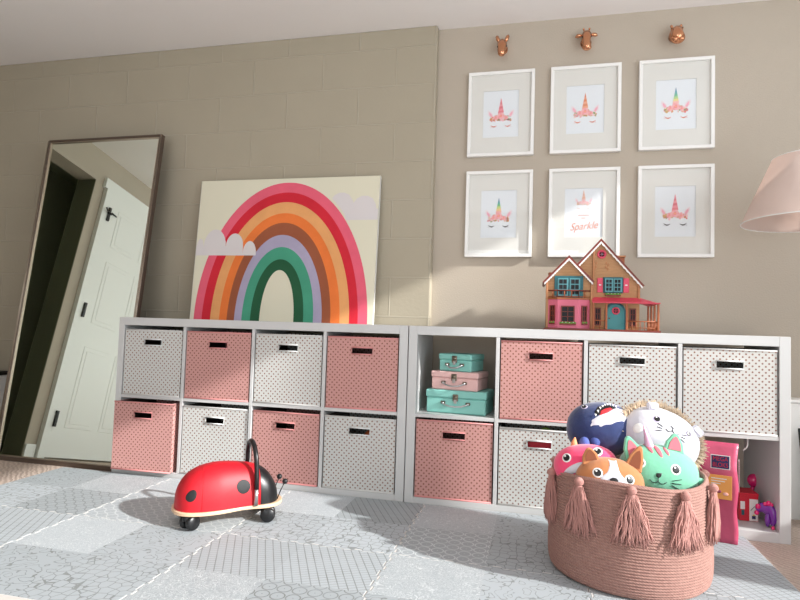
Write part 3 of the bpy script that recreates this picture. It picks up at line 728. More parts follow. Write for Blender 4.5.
# ---------------------------------------------------------------- dollhouse
def dollhouse():
    r = empty('dollhouse', (2.040, .055, SH + .0005)); tag(r, 'tan two-gable toy dollhouse with pink bay and porch on the white shelf', 'dollhouse')
    MB().rbox(-.004, .45, -.012, .24, 0, .008, 'brown', .001).build('base', r)
    yb = .235
    MB().prism([(.004, .009), (.188, .009), (.188, .200), (.0925, .300), (.004, .205)], .018, yb, 'tan').build('left_wing', r)
    MB().prism([(.1885, .009), (.376, .009), (.376, .196), (.222, .372), (.134, .272), (.150, .252), (.1885, .206)], .032, yb, 'tan').build('main_wing', r)
    for q in ((.182, .190, .010, .018, .009, .20), (.1905, .197, .024, .032, .009, .34), (.369, .377, .024, .032, .13, .2), (.002, .009, .010, .018, .13, .2)): MB().rbox(*q, 'tanp', .001).build('corner_post', r)
    def roof(pk_, l, rr, y0, y1, t=.009):
        mb = MB(); P = Vector((pk_[0], 0, pk_[1]))
        for e in (l, rr):
            E_ = Vector((e[0], 0, e[1])); d_ = (E_ - P).normalized(); n_ = Vector((-d_.z, 0, d_.x))
            if n_.z < 0: n_ = -n_
            q = [P + Vector((0, 0, t / abs(n_.z))), E_ + n_ * t, E_, P]
            mb.prism([(v.x, v.z) for v in q], y0, y1, 'brown')
        o = mb.build('roof', r)
        fb = MB(); st = 12
        for e in (l, rr):
            E_ = Vector((e[0], 0, e[1])); d_ = (E_ - P); top = []; bot = []
            for i in range(st * 2 + 1):
                p = P + d_ * (i / (st * 2)); dd = .0075 if i % 2 else .0045
                top.append((p.x, y0 - .001, p.z + .001)); bot.append((p.x, y0 - .001, p.z - dd * 1.35))
            n_ = len(top)
            fb.strip(top, bot, 'icing'); fb.strip([(a, b + .004, c) for a, b, c in bot], [(a, b + .004, c) for a, b, c in top], 'icing'); fb.strip(bot, [(a, b + .004, c) for a, b, c in bot], 'icing')
        tag(fb.build('fascia', o), 'scalloped white fascia under the roof edge')
    roof((.0935, .302), (-.006, .196), (.190, .199), .004, yb)
    roof((.222, .374), (.128, .268), (.386, .186), .018, yb + .004)
    MB().rbox(.296, .326, .10, .14, .25, .318, 'rail', .002).rbox(.292, .33, .096, .144, .318, .326, 'tanp', .001).build('chimney', r)
    MB().rbox(.012, .028, .10, .13, .2, .252, 'rail', .002).build('chimney', r)
    # pink bay with balcony on top
    bay = MB().prism([(.012, .018), (.050, -.006), (.132, -.006), (.180, .018)], .009, .128, 'hpink', axis='z'); bay.build('bay', r)
    def win(parent, cx, z0, z1, w_, y, fm, cols_, rows, xf=None, arch=False, name='window'):
        mb = MB(); t = .0035; h = w_ / 2
        mb.box(cx - h, cx + h, y - .001, y, z0, z1, 'glassd', xf)
        for q in ((cx - h - t, cx - h + .001, z0 - t, z1 + t), (cx + h - .001, cx + h + t, z0 - t, z1 + t), (cx - h, cx + h, z0 - t, z0 + .001), (cx - h, cx + h, z1 - .001, z1 + t)): mb.box(q[0], q[1], y - .005, y, q[2], q[3], fm, xf)
        for i in range(1, cols_): x = cx - h + w_ * i / cols_; mb.box(x - .0012, x + .0012, y - .004, y - .001, z0, z1, fm, xf)
        for i in range(1, rows): z = z0 + (z1 - z0) * i / rows; mb.box(cx - h, cx + h, y - .004, y - .001, z - .0012, z + .0012, fm, xf)
        if arch:
            mb.ell((cx, y - .003, z1 + t), (h * .7, .002, .004), fm, 10, 6) if xf is None else None
        return mb.build(name, parent)
    def box_plant(parent, cx, z, w_, y, n=7, pink=False, seed=3, xf=None):
        rd = random.Random(seed); mb = MB(); mb.rbox(cx - w_ / 2, cx + w_ / 2, y - .010, y, z, z + .006, 'brown', .001, xf)
        for i in range(n):
            p = Vector((cx - w_ / 2 + w_ * (i + .5) / n, y - .006, z + .008 + rd.uniform(0, .002)))
            if xf: p = xf @ p
            mb.ell(p, (.0042, .004, .0042), 'grass', 8, 6)
            if i % 2: mb.ell(p + Vector((0, -.003, .002)), (.0018, .0018, .0018), 'icing' if not pink else 'shutter', 6, 4)
        mb.build('flower_box', parent)
    win(r, .091, .036, .098, .048, -.0065, 'brown', 2, 3); box_plant(r, .091, .022, .066, -.0065, 9)
    aL = math.atan2(-.024, .038); xfl = T(.031, .006, 0) @ Rz(aL) @ T(-.031, 0, 0)
    win(r, .031, .040, .100, .017, -.001, 'brown', 2, 3, xfl); box_plant(r, .031, .024, .024, -.001, 3, True, 4, xfl)
    aR = math.atan2(.024, .048); xfr = T(.156, .006, 0) @ Rz(aR) @ T(-.156, 0, 0)
    win(r, .156, .040, .100, .017, -.001, 'brown', 2, 3, xfr); box_plant(r, .156, .024, .024, -.001, 3, True, 5, xfr)
    mb = MB(); rp = [(.010, .017), (.048, -.009), (.134, -.009), (.184, .017)]
    mb.prism(rp, .1285, .136, 'rail', axis='z')
    for i in range(3):
        a, b = Vector((*rp[i], 0)), Vector((*rp[i + 1], 0)); a += Vector((0, .004, 0)); b += Vector((0, .004, 0))
        mb.tube([(a.x, a.y, .166), (b.x, b.y, .166)], .0028, 'brown', 6); mb.tube([(a.x, a.y, .141), (b.x, b.y, .141)], .0015, 'rail', 6)
        n = [2, 3, 2][i]
        for k in range(n + 1): p = a.lerp(b, k / n); mb.tube([(p.x, p.y, .136), (p.x, p.y, .166)], .0022, 'rail', 6)
    mb.build('balcony', r)
    # teal french doors
    mb = MB(); mb.rbox(.036, .152, .010, .0175, .137, .228, 'teal', .001); dr = mb.build('french_doors', r)
    for cx in (.0705, .1185):
        k = MB().rbox(cx - .021, cx + .021, .006, .0098, .140, .218, 'tealL', .001)
        for i in (0, 1):
            for j in range(3): k.box(cx - .0155 + i * .0165, cx - .0155 + i * .0165 + .0145, .005, .0061, .150 + j * .0225, .150 + j * .0225 + .018, 'glassd')
        tag(k.build('door_leaf', dr), 'pale teal door leaf with six dark panes')
    # main gable
    k = MB().rbox(.233, .311, .026, .0315, .160, .226, 'teal', .001); wn = k.build('upper_window', r)
    for cx, s in ((.2545, -1), (.290, 1)):
        q = MB(); xf = T(cx - s * -.0, .022, 0) @ Rz(s * -.18) @ T(-cx, -.022, 0)
        q.rbox(cx - .0165, cx + .0165, .018, .022, .164, .220, 'tealL', .001, xf)
        for i in (0, 1):
            for j in range(3): q.box(cx - .012 + i * .0125, cx - .012 + i * .0125 + .010, .0172, .0181, .169 + j * .0165, .169 + j * .0165 + .013, 'glassd', xf)
        q.build('casement', wn)
    for cx in (.2205, .323): 
        q = MB().rbox(cx - .011, cx + .011, .026, .0315, .162, .222, 'shutter', .001)
        for hx_ in (-.002, .002): q.ell((cx + hx_, .0255, .193), (.003, .001, .003), 'icing', 8, 6)
        q.build('shutter', r)
    box_plant(r, .272, .146, .06, .028, 9, False, 8)
    k = MB(); k.lathe([(.011, 0), (.011, .005), (.0185, .005), (.0185, 0)], 'shutter', 24, T(.226, .0315, .322) @ Matrix.Rotation(pi / 2, 4, 'X'))
    k.lathe([(0, .001), (.0115, .001)], 'glassd', 24, T(.226, .0315, .322) @ Matrix.Rotation(pi / 2, 4, 'X'))
    k.box(.225, .227, .027, .030, .311, .333, 'shutter').box(.215, .237, .027, .030, .321, .323, 'shutter').ell((.226, .0265, .322), (.003, .002, .003), 'tealL', 8, 6); k.build('round_window', r)
    k = MB()
    for (x, z) in ((.245, .285), (.252, .276), (.243, .268), (.25, .26), (.205, .285), (.203, .27), (.199, .262)): k.ell((x, .0315, z), (.004, .0015, .006), 'tanp', 8, 6)
    k.build('vine_relief', r)
    # porch
    MB().prism([(-.012, .121), (.032, .142), (.235, .142), (.235, .137), (.032, .137), (-.012, .116)][::-1], .188, .378, 'porch', axis='x').prism([(.378, .142), (.448, .121), (.448, .116), (.378, .137)], .032, .235, 'porch').prism([(.378, .121), (.448, .121), (.448, .116), (.378, .116)], -.012, -.009, 'porch').add([(.378, -.012, .121), (.378, .032, .142), (.448, .032, .121), (.448, -.012, .121)], [(0, 1, 2), (0, 2, 3)], 'porch').build('porch_roof', r)
    for x, y in ((.193, -.006), (.243, -.006), (.322, -.006), (.441, -.006), (.441, .07), (.441, .14), (.441, .21)):
        MB().rbox(x - .004, x + .004, y - .004, y + .004, .0085, .117, 'rail', .001).build('porch_post', r)
    k = MB()
    for (a, b) in ((.197, .239), (.326, .437)):
        k.tube([(a, -.006, .044), (b, -.006, .044)], .0022, 'rail', 6); k.tube([(a, -.006, .018), (b, -.006, .018)], .0015, 'rail', 6)
        n = max(2, int((b - a) / .014))
        for i in range(1, n): x = a + (b - a) * i / n; k.tube([(x, -.006, .009), (x, -.006, .044)], .0015, 'rail', 6)
    k.tube([(.441, -.002, .044), (.441, .206, .044)], .0022, 'rail', 6)
    for i in range(12): y = .004 + i * .017; k.tube([(.441, y, .009), (.441, y, .044)], .0015, 'rail', 6)
    k.build('porch_railing', r)
    # arched front door
    def arch(w_, h_, x):
        P = [(x - w_, .009)]; zc = h_ - w_
        for i in range(13): a = pi - pi * i / 12; P.append((x + w_ * cos(a), zc + w_ * sin(a)))
        P.append((x + w_, .009)); return P
    k = MB().prism(arch(.041, .122, .282), .026, .0315, 'teal'); dr = k.build('door_surround', r)
    MB().prism(arch(.033, .113, .282), .022, .026, flat((58, 134, 138), .45)).build('front_door', dr)
    k = MB(); k.lathe([(.010, 0), (.010, .004), (.0155, .004), (.0155, 0)], 'shutter', 20, T(.283, .022, .086) @ Matrix.Rotation(pi / 2, 4, 'X')); k.lathe([(0, .001), (.0105, .001)], 'glassd', 20, T(.283, .022, .086) @ Matrix.Rotation(pi / 2, 4, 'X')); k.box(.282, .284, .018, .021, .077, .095, 'shutter').box(.274, .292, .018, .021, .085, .087, 'shutter'); k.build('porthole', dr)
    MB().ell((.258, .020, .055), (.003, .003, .003), 'brown', 8, 6).build('door_knob', dr)
    win(r, .213, .028, .094, .018, .031, 'brown', 2, 3); win(r, .350, .028, .094, .018, .031, 'brown', 2, 3)
    xfs = T(.376, .12, 0) @ Rz(pi / 2); win(r, 0, .02, .1, .05, -.001, 'tealL', 2, 3, xfs, name='side_door')
dollhouse()

# ---------------------------------------------------------------- ladybug ride-on
def interp(tab, x):
    for (a, b), (c, d_) in zip(tab, tab[1:]):
        if x <= c:
            t = (x - a) / (c - a); t = t * t * (3 - 2 * t) if False else t; return b + (d_ - b) * t
    return tab[-1][1]
def smooth_tab(tab):
    """Catmull-Rom through table points"""
    def f(x):
        n = len(tab)
        for i in range(n - 1):
            if x <= tab[i + 1][0] or i == n - 2:
                x0, y0 = tab[i]; x1, y1 = tab[i + 1]; m0 = (y1 - tab[i - 1][1]) / (x1 - tab[i - 1][0]) if i > 0 else (y1 - y0) / (x1 - x0)
                m1 = (tab[i + 2][1] - y0) / (tab[i + 2][0] - x0) if i < n - 2 else (y1 - y0) / (x1 - x0)
                h = x1 - x0; t = max(0, min(1, (x - x0) / h))
                return (2 * t**3 - 3 * t**2 + 1) * y0 + (t**3 - 2 * t**2 + t) * h * m0 + (-2 * t**3 + 3 * t**2) * y1 + (t**3 - t**2) * h * m1
    return f
def ladybug():
    rz = math.atan2(.655, .756)
    r = empty('ladybug_ride_on', (.886, -.448, TH + .0008), rz); r.scale = (.955, .955, .925); tag(r, 'red ladybug ride-on toy with black spots, wooden base and looped handle on foam mats', 'ride-on toy')
    # body slices: s, half width, height above the board (z0)
    z0 = .070
    Wf = smooth_tab([(-.195, .0), (-.19, .035), (-.175, .064), (-.15, .084), (-.11, .095), (-.05, .098), (0, .093), (.05, .086), (.09, .082), (.13, .082), (.16, .074), (.185, .050), (.197, .02), (.200, 0)])
    Hf = smooth_tab([(-.195, .0), (-.19, .055), (-.175, .095), (-.15, .126), (-.11, .150), (-.05, .163), (0, .163), (.05, .158), (.09, .150), (.13, .134), (.16, .108), (.185, .066), (.197, .026), (.200, 0)])
    def surf(s, th, off=0):
        w_, h_ = max(Wf(s), .0005) + off, max(Hf(s), .0005) + off
        e = .82; cx_ = math.copysign(abs(cos(th)) ** e, cos(th)); sz = abs(sin(th)) ** e
        return Vector((s, -w_ * cx_, z0 + h_ * sz))
    def shell(s0, s1, m, name, off=0, ns=40):
        mb = MB(); vs = []; fs = []; nt = 28
        for i in range(ns + 1):
            t = i / ns
            if s0 < -.19: t = t ** 1.6
            if s1 > .19: t = 1 - (1 - t) ** 1.6
            s = s0 + (s1 - s0) * t
            for j in range(nt + 1): vs.append(surf(s, pi * j / nt, off))
        for i in range(ns):
            for j in range(nt): a = i * (nt + 1) + j; fs.append((a, a + 1, a + nt + 2, a + nt + 1))
        mb.add(vs, fs, m, True); return mb
    body = shell(-.195, .112, 'red', 'body')
    for s in (.112,):
        b = [surf(s, pi * j / 28) for j in range(29)]; body.add(b, [tuple(range(29))], 'red')
    body.tube([surf(.111, pi * j / 28) for j in range(29)], .0022, 'red', 6)
    bo = body.build('body', r)
    sm = MB(); sm.tube([surf(-.098 + .022 * (j / 28 - .5), pi * j / 28, .0003) for j in range(29)], .0011, 'red', 5); sm.build('seam', bo)
    hd = shell(.114, .200, 'black', 'head'); hd.add([surf(.114, pi * j / 28) for j in range(29)], [tuple(range(29))], 'black'); hd.build('head', r)
    def spot(s, th, rad):
        mb = MB(); c = surf(s, th); vs = [surf(s, th, .0013)]; n = 28; fs = []
        dth = .01; per = (surf(s, th + dth) - c).length / dth; ds = .002; ps = (surf(s + ds, th) - c).length / ds
        for k in range(1, 5):
            for i in range(n):
                a = 2 * pi * i / n; q = rad * k / 4; vs.append(surf(s + q * cos(a) / ps, th + q * sin(a) / per, .0013 if k < 4 else .0002))
        for i in range(n): fs.append((0, 1 + i, 1 + (i + 1) % n))
        for k in range(3):
            for i in range(n): a = 1 + k * n + i; b = 1 + k * n + (i + 1) % n; fs.append((a, b, b + n, a + n))
        mb.add(vs, fs, 'blackr', True); mb.build('spot', r)
    for th_s in (1, -1):
        f = lambda t: t if th_s > 0 else pi - t
        spot(-.146, f(.42), .021); spot(.045, f(.44), .027)
    # plywood base: outline follows the body
    N = 60; L_ = []; R_ = []
    Wb = smooth_tab([(-.203, 0), (-.198, .04), (-.182, .070), (-.15, .093), (-.10, .105), (-.05, .105), (0, .096), (.04, .086), (.08, .086), (.12, .093), (.16, .088), (.19, .068), (.212, .035), (.220, 0)])
    for i in range(N + 1):
        t = (1 - cos(pi * i / N)) / 2; s = -.203 + .423 * t; w_ = max(0, Wb(s)); L_.append((s, -w_)); R_.append((s, w_))
    MB().prism(L_ + R_[1:-1][::-1], .056, .070, 'birch', axis='z').build('base_board', r, bevel=.003)
    # handle loop
    hs = .093; pts = []
    for z in (.072, .10, .135): pts.append((hs, -.092, z))
    pts2 = []
    for i in range(17): a = pi - pi * i / 16; pts2.append((hs - .004 * sin(a), .076 * cos(a) , .225 + .085 * sin(a)))
    full = [(hs, -.09, .135), (hs, -.087, .175)] + pts2 + [(hs, .087, .175), (hs, .09, .135)]
    h_ = MB().tube(full, .0095, 'black', 12).build('handle', r)
    for s in (-1, 1): tag(MB().tube([(hs, s * .09, .0705), (hs, s * .09, .14)], .0085, 'steel', 12).build('handle_post', h_), 'silver metal post of the handle')
    for s in (-1, 1):
        MB().tube([(.192, s * .034, .070), (.204, s * .037, .105), (.218, s * .040, .136)], .0022, 'black', 8).ell((.220, s * .0405, .142), (.0115, .0115, .0115), 'black', 14, 10).build('feeler', r)
    for sx, sy, az in ((-.153, -.066, .5), (-.153, .066, .2), (.136, -.071, -.3), (.136, .071, .6)):
        xf = T(sx, sy, 0) @ Rz(az)
        c = MB()
        for q in (-1, 1):
            c.lathe([(0, .004), (.010, .006), (.024, .010), (.0285, .002), (.0285, -.008), (.024, -.013), (0, -.014)], 'black', 20, xf @ T(.010, q * .016, .0287) @ Matrix.Rotation(q * pi / 2, 4, 'X'))
        w2 = c.build('caster', r)
        MB().ell((0, 0, 0), (.024, .012, .02), 'black', 16, 10).build('x', r) if False else None
        MB().lathe([(.006, .030), (.016, .036), (.020, .044), (.016, .052), (.012, .0558)], 'blackr', 16, xf, cap=True).build('caster_housing', w2)
ladybug()

# ---------------------------------------------------------------- rope basket and tassels
BX, BY = 2.298, -.462
def basket():
    r = empty('rope_basket', (BX, BY, TH + .0008)); tag(r, 'blush pink coiled rope basket with tassels, filled with plush toys', 'basket')
    Hh = .308; n = 38; prof = []
    rf = smooth_tab([(0, .222), (.015, .235), (.06, .2405), (.14, .238), (.24, .229), (.308, .225)])
    st = n * 5
    for i in range(st + 1):
        z = Hh * i / st; prof.append((rf(z) + .0036 * abs(sin(pi * n * z / Hh)) - .002, z))
    prof += [(rf(Hh) - .004, Hh + .003), (rf(Hh) - .010, Hh + .002), (rf(Hh) - .012, Hh - .004)]
    for i in range(12, -1, -1): z = Hh * i / 13 + .008; prof.append((rf(z) - .012, z))
    prof.append((0, .008))
    full = [(0, 0), (.21, 0)] + prof
    mb = MB().lathe(full, 'rope', 120)
    # the rim dips slightly and wobbles like soft rope
    mb.v = [(x * (1 + .012 * sin(2 * math.atan2(y, x) + .6)), y * (1 - .012 * sin(2 * math.atan2(y, x) + .6)), z + (.006 * sin(3 * math.atan2(y, x) + 1) * (z / Hh) ** 2)) for x, y, z in mb.v]
    mb.build('coiled_body', r)
    def tassel(seed):
        rd = random.Random(seed); mb = MB()
        mb.ell((0, 0, 0), (.0135, .0135, .0135), 'tassel', 14, 10)
        for k in range(5): mb.tube([(.0132 * cos(a * pi / 8) * sqrt(max(0, 1 - (k * .2 - .4) ** 2)), .0132 * sin(a * pi / 8) * sqrt(max(0, 1 - (k * .2 - .4) ** 2)), .0132 * (k * .2 - .4)) for a in range(16)], .0014, 'tassel', 5, closed=True)
        mb.lathe([(.009, -.008), (.0105, -.014), (.0105, -.018), (.009, -.022)], 'tassel', 14)
        hd_ = mb
        st_ = MB()
        for i in range(120):
            a = rd.uniform(0, 2 * pi); q = sqrt(rd.random()); L = rd.uniform(.112, .146); sp = .050 * q
            w1, w2, w3 = (rd.uniform(-.006, .006) for _ in range(3)); ph = rd.uniform(0, 6); pts = []
            for k in range(7):
                t = k / 6; s_ = .009 * q + (sp - .009 * q) * (t ** .75); wv = .0036 * sin(ph + t * 12)
                pts.append((s_ * cos(a) * 1.1 + w1 * t + wv, max(-.011, s_ * sin(a) * .55 + w2 * t) - .001 if True else 0, -.012 - L * t))
            st_.tube(pts, [.0021, .0021, .0021, .0021, .0021, .0021, .0012], 'tassel', 4)
        return hd_, st_
    protos = []
    for sd in (3, 9, 21):
        a, b = tassel(sd); protos.append((a, b))
    made = {}
    for k in range(10):
        ph = radians(-6 + 36 * k); rr = .226 + .016; x, y = rr * sin(ph), -rr * cos(ph)
        if k % 3 not in made:
            a, b = protos[k % 3]; o = a.build('tassel', r); s_ = b.build('fringe', o); made[k % 3] = (o, s_)
        else:
            o0, s0 = made[k % 3]; o = o0.copy(); C.objects.link(o); o.parent = r; s_ = s0.copy(); C.objects.link(s_); s_.parent = o
        o.location = (x, y, Hh - .010 + .006 * sin(3 * (ph - pi / 2) + 1)); o.rotation_euler = (0, 0, ph)
basket()
def Yp(pt): return pt

# ---------------------------------------------------------------- plush toys
class Plush:
    """ellipsoidal body; local face looks along -Y, up is Z"""
    def __init__(s, name, label, c, rad, m, rot, e=.9):
        s.r = empty(name, c, rot=rot); tag(s.r, label, 'plush toy', 'plush toys in the basket'); s.rad = rad; s.e = e
        mb = MB().ell((0, 0, 0), rad, m, 40, 28, e=e); s.body = mb.build('body', s.r)
    def surf(s, x, z, off=0):
        rx, ry, rz_ = s.rad
        # invert the superellipsoid front: |x/rx|^(2/e)+|y/ry|^(2/e) ... solved numerically
        p = 2 / s.e; k = 1 - (abs(x / rx) ** p + 0) ; 
        a = abs(x / rx) ** p; b = abs(z / rz_) ** p
        y = -ry * max(0, 1 - a - b) ** (1 / p)
        n = Vector((math.copysign(abs(x / rx) ** (p - 1) / rx, x), -abs(y / ry) ** (p - 1) / ry, math.copysign(abs(z / rz_) ** (p - 1) / rz_, z)))
        n = n.normalized() if n.length > 0 else Vector((0, -1, 0))
        return Vector((x, y, z)) + n * off, n
    def patch(s, name, pts, m, off=.0012, parent=None, cx=None):
        """flat patch given by outline (x,z), draped on the surface"""
        cx = cx or (sum(p[0] for p in pts) / len(pts), sum(p[1] for p in pts) / len(pts)); n = len(pts); K = 5
        vs = [s.surf(*cx, off)[0]]; fs = []
        for k in range(1, K + 1):
            for p in pts: t = k / K; vs.append(s.surf(cx[0] + (p[0] - cx[0]) * t, cx[1] + (p[1] - cx[1]) * t, off if k < K else 0)[0])
        for i in range(n): fs.append((0, 1 + i, 1 + (i + 1) % n))
        for k in range(K - 1):
            for i in range(n): a = 1 + k * n + i; b = 1 + k * n + (i + 1) % n; fs.append((a, b, b + n, a + n))
        return MB().add(vs, fs, m, True).build(name, parent or s.r)
    def ov(s, x, z, a, b, rot=0, n=22):
        return [(x + a * cos(t) * cos(rot) - b * sin(t) * sin(rot), z + a * cos(t) * sin(rot) + b * sin(t) * cos(rot)) for t in (2 * pi * i / n for i in range(n))]
    def eye(s, x, z, r_, ring='white'):
        o = s.patch('eye', s.ov(x, z, r_ * 1.25, r_ * 1.25), ring, .0012)
        s.patch('pupil', s.ov(x, z, r_, r_), 'black', .0022, o)
        s.patch('glint', s.ov(x - r_ * .3, z + r_ * .4, r_ * .3, r_ * .3, n=10), 'white', .003, o)
    def line(s, mb, pts, r_=.0011, m='black'):
        mb.tube([s.surf(x, z, .0012)[0] for x, z in pts], r_, m, 5)
    def cone_ear(s, x, z, w_, h_, m, mi, tilt=0, name='ear', dy=0):
        p, n = s.surf(x, z); p.y += dy; xf = T(*p) @ Matrix.Rotation(tilt, 4, 'Y')
        prof = [(-w_, -.012), (-w_ * .78, h_ * .4), (-w_ * .3, h_ * .88), (0, h_), (w_ * .3, h_ * .88), (w_ * .78, h_ * .4), (w_, -.012)]
        o = MB().prism(prof, -.007, .007, m, xf).build(name, s.r, bevel=.005, seg=3)
        q = [(a * .6, -.002 + (b + .012) * .66) for a, b in prof]
        MB().prism(q, -.0092, -.0072, mi, xf).build('inner_ear', o)
        return o
def R3(x, y, z): return (radians(x), radians(y), radians(z))
def plushes():
    # corgi at the front
    p = Plush('plush_corgi', 'brown and white plush puppy peeking over the front rim of the basket', (2.228, -.578, .306), (.100, .066, .074), 'pl_brown', R3(-14, 4, 4))
    p.patch('white_blaze', [(-.012, .066), (.012, .066), (.013, .045), (.020, .025), (.036, .012), (.040, -.008), (.030, -.026), (-.030, -.026), (-.040, -.008), (-.036, .012), (-.020, .025), (-.013, .045)], 'pl_white', .002)
    p.eye(-.045, .022, .0115); p.eye(.045, .014, .0115)
    p.patch('nose', p.ov(0, .006, .013, .0085), 'black', .006)
    p.cone_ear(-.060, .058, .028, .038, 'pl_brown', 'pl_dbrown', radians(-14)); p.cone_ear(.064, .056, .026, .066, 'pl_brown', 'pl_dbrown', radians(16))
    # green cat
    p = Plush('plush_cat', 'mint green plush cat with a pink horn and stripes, at the right of the basket', (2.378, -.505, .334), (.118, .078, .082), 'pl_mint', R3(-12, 6, 10))
    p.eye(.022, .012, .0125); p.eye(-.078, .018, .0125)
    p.patch('nose', [(-.034, -.006), (-.018, -.004), (-.020, -.014), (-.027, -.020), (-.034, -.015)], 'black', .003)
    w_ = MB(); p.line(w_, [(-.027, -.020), (-.027, -.028), (-.020, -.034), (-.010, -.034), (-.003, -.028)]); p.line(w_, [(-.027, -.028), (-.034, -.034), (-.044, -.032), (-.050, -.026)])
    for a in ((.012, -.022, .040, -.014), (.012, -.028, .040, -.028), (.012, -.034, .036, -.042)): p.line(w_, [(a[0], a[1]), ((a[0] + a[2]) / 2, (a[1] + a[3]) / 2), (a[2], a[3])])
    w_.build('whiskers', p.r)
    for (x, z, a, b) in ((-.045, .064, .006, .014), (-.022, .060, .007, .020), (.002, .062, .005, .013)): p.patch('stripe', p.ov(x, z, a, b, radians(18)), 'pl_rose', .002)
    p.cone_ear(-.090, .040, .030, .058, 'pl_mint', 'pl_rose', radians(-24)); p.cone_ear(.030, .072, .032, .050, 'pl_mint', 'pl_rose', radians(4))
    hp, n = p.surf(-.038, .072); hn = MB(); pts = []; rs = []
    for i in range(15): t = i / 14; pts.append(hp + Vector((-.022 * t, .004, .066 * t - .006))); rs.append(.0135 * (1 - t) + .0008 + .0012 * (i % 2))
    hn.tube(pts, rs, 'pl_horn', 12); hn.build('horn', p.r)
    MB().ell((.112, -.02, -.012), (.026, .016, .013), 'pl_mint', 16, 10).build('paw', p.r)
    # pink axolotl-like toy
    p = Plush('plush_dragon', 'hot pink plush with white cheeks and small orange horn, left in the basket', (2.165, -.505, .335), (.098, .078, .066), 'pl_pink', R3(-16, -8, -8))
    p.eye(-.048, .020, .0115); p.eye(.045, .036, .0115)
    p.patch('cheek', p.ov(-.028, -.014, .038, .012, radians(24)), 'pl_white', .002); p.patch('cheek', p.ov(.050, .004, .030, .010, radians(-10)), 'pl_white', .002)
    MB().tube([(-.028, -.01, .055), (-.026, -.012, .072), (-.022, -.012, .088)], [.013, .009, .002], 'pl_orange', 12).build('horn', p.r)
    MB().ell((.004, .0, .070), (.016, .014, .020), flat((84, 100, 170)), 14, 10).build('crest', p.r)
    # navy shark
    p = Plush('plush_shark', 'navy blue plush shark with a white belly and open red mouth, at the back left', (2.222, -.372, .432), (.110, .093, .088), 'pl_navy', R3(-30, 0, 4))
    p.patch('belly', [(-.046, -.024), (-.040, -.004), (-.020, .010), (.006, .024), (.026, .038), (.046, .050), (.070, .052), (.086, .040), (.084, .020), (.062, .000), (.020, -.016), (-.015, -.026)], 'pl_white', .002)
    mo = p.patch('mouth', [(-.028, .008), (-.030, .026), (-.018, .046), (.004, .056), (.028, .056), (.042, .048), (.030, .036), (.010, .024)], 'black', .003)
    p.patch('tongue', [(-.016, .012), (-.014, .026), (.002, .036), (.024, .044), (.030, .036), (.012, .022)], 'mred', .0042, mo)
    tt = MB()
    for i in range(9):
        a = -.028 + .0085 * i; z = [.012, .026, .038, .046, .052, .055, .057, .055, .050][i]
        q, n = p.surf(a, z, .004); tt.add([q + Vector((-.0035, 0, .003)), q + Vector((.0035, 0, .003)), q + Vector((.001, -.001, -.0065))], [(0, 1, 2)], 'white')
    tt.build('teeth', mo)
    p.eye(-.058, .050, .008, 'pl_lilac'); p.eye(.048, .070, .008, 'pl_lilac')
    MB().ell((.112, .02, .040), (.024, .012, .012), 'pl_navy', 14, 8).build('fin', p.r); MB().ell((-.03, -.06, -.062), (.016, .012, .022), flat((70, 88, 150)), 14, 8).build('fin', p.r)
    # white lion with furry mane
    p = Plush('plush_lion', 'white plush lion with tan furry mane at the back right of the basket', (2.402, -.395, .418), (.124, .088, .094), 'pl_white', R3(-22, 22, 6))
    p.eye(-.050, .030, .0105, 'pl_lilac'); p.eye(.052, .026, .0095, 'pl_lilac')
    w_ = MB(); p.line(w_, [(-.008, .024), (0, .019), (.008, .024)]); p.line(w_, [(0, .019), (0, .010), (-.010, .002), (-.02, .008)]); p.line(w_, [(0, .010), (.012, .002), (.022, .008)])
    for s_ in (-1, 1):
        for k in (-1, 0, 1): p.line(w_, [(s_ * .030, .004 + k * .007), (s_ * .046, .004 + k * .012)])
    w_.build('whiskers', p.r)
    p.patch('spot', p.ov(-.092, -.018, .012, .016), 'white', .0016)
    rd = random.Random(5); mn = MB()
    for i in range(1500):
        a = radians(rd.uniform(-28, 208)); rr = rd.uniform(.96, 1.04); y = rd.uniform(-.02, .03)
        q = Vector((p.rad[0] * .97 * rr * cos(a), y, p.rad[2] * .97 * rr * sin(a))); d_ = Vector((cos(a) + rd.uniform(-.5, .5), rd.uniform(-.8, .3), sin(a) + rd.uniform(-.5, .5))).normalized() * rd.uniform(.018, .034)
        mn.tube([q, q + d_ * .55 + Vector((rd.uniform(-.002, .002),) * 3), q + d_], [.0024, .002, .0005], 'pl_mane', 3)
    tag(mn.build('mane', p.r), 'tan furry mane around the face', kind='stuff')
    for x, t in ((-.062, -18), (.084, 26)):
        q, n = p.surf(x, .066 if x < 0 else .050); xf = T(*q) @ Matrix.Rotation(radians(t), 4, 'Y')
        o = MB().rbox(-.020, .020, -.008, .008, -.006, .022, 'pl_white', .006, xf).build('ear', p.r, bevel=.004, seg=3)
        MB().rbox(-.010, .010, -.0095, -.008, -.002, .012, 'pl_lilac', .0005, xf).build('inner_ear', o)
plushes()

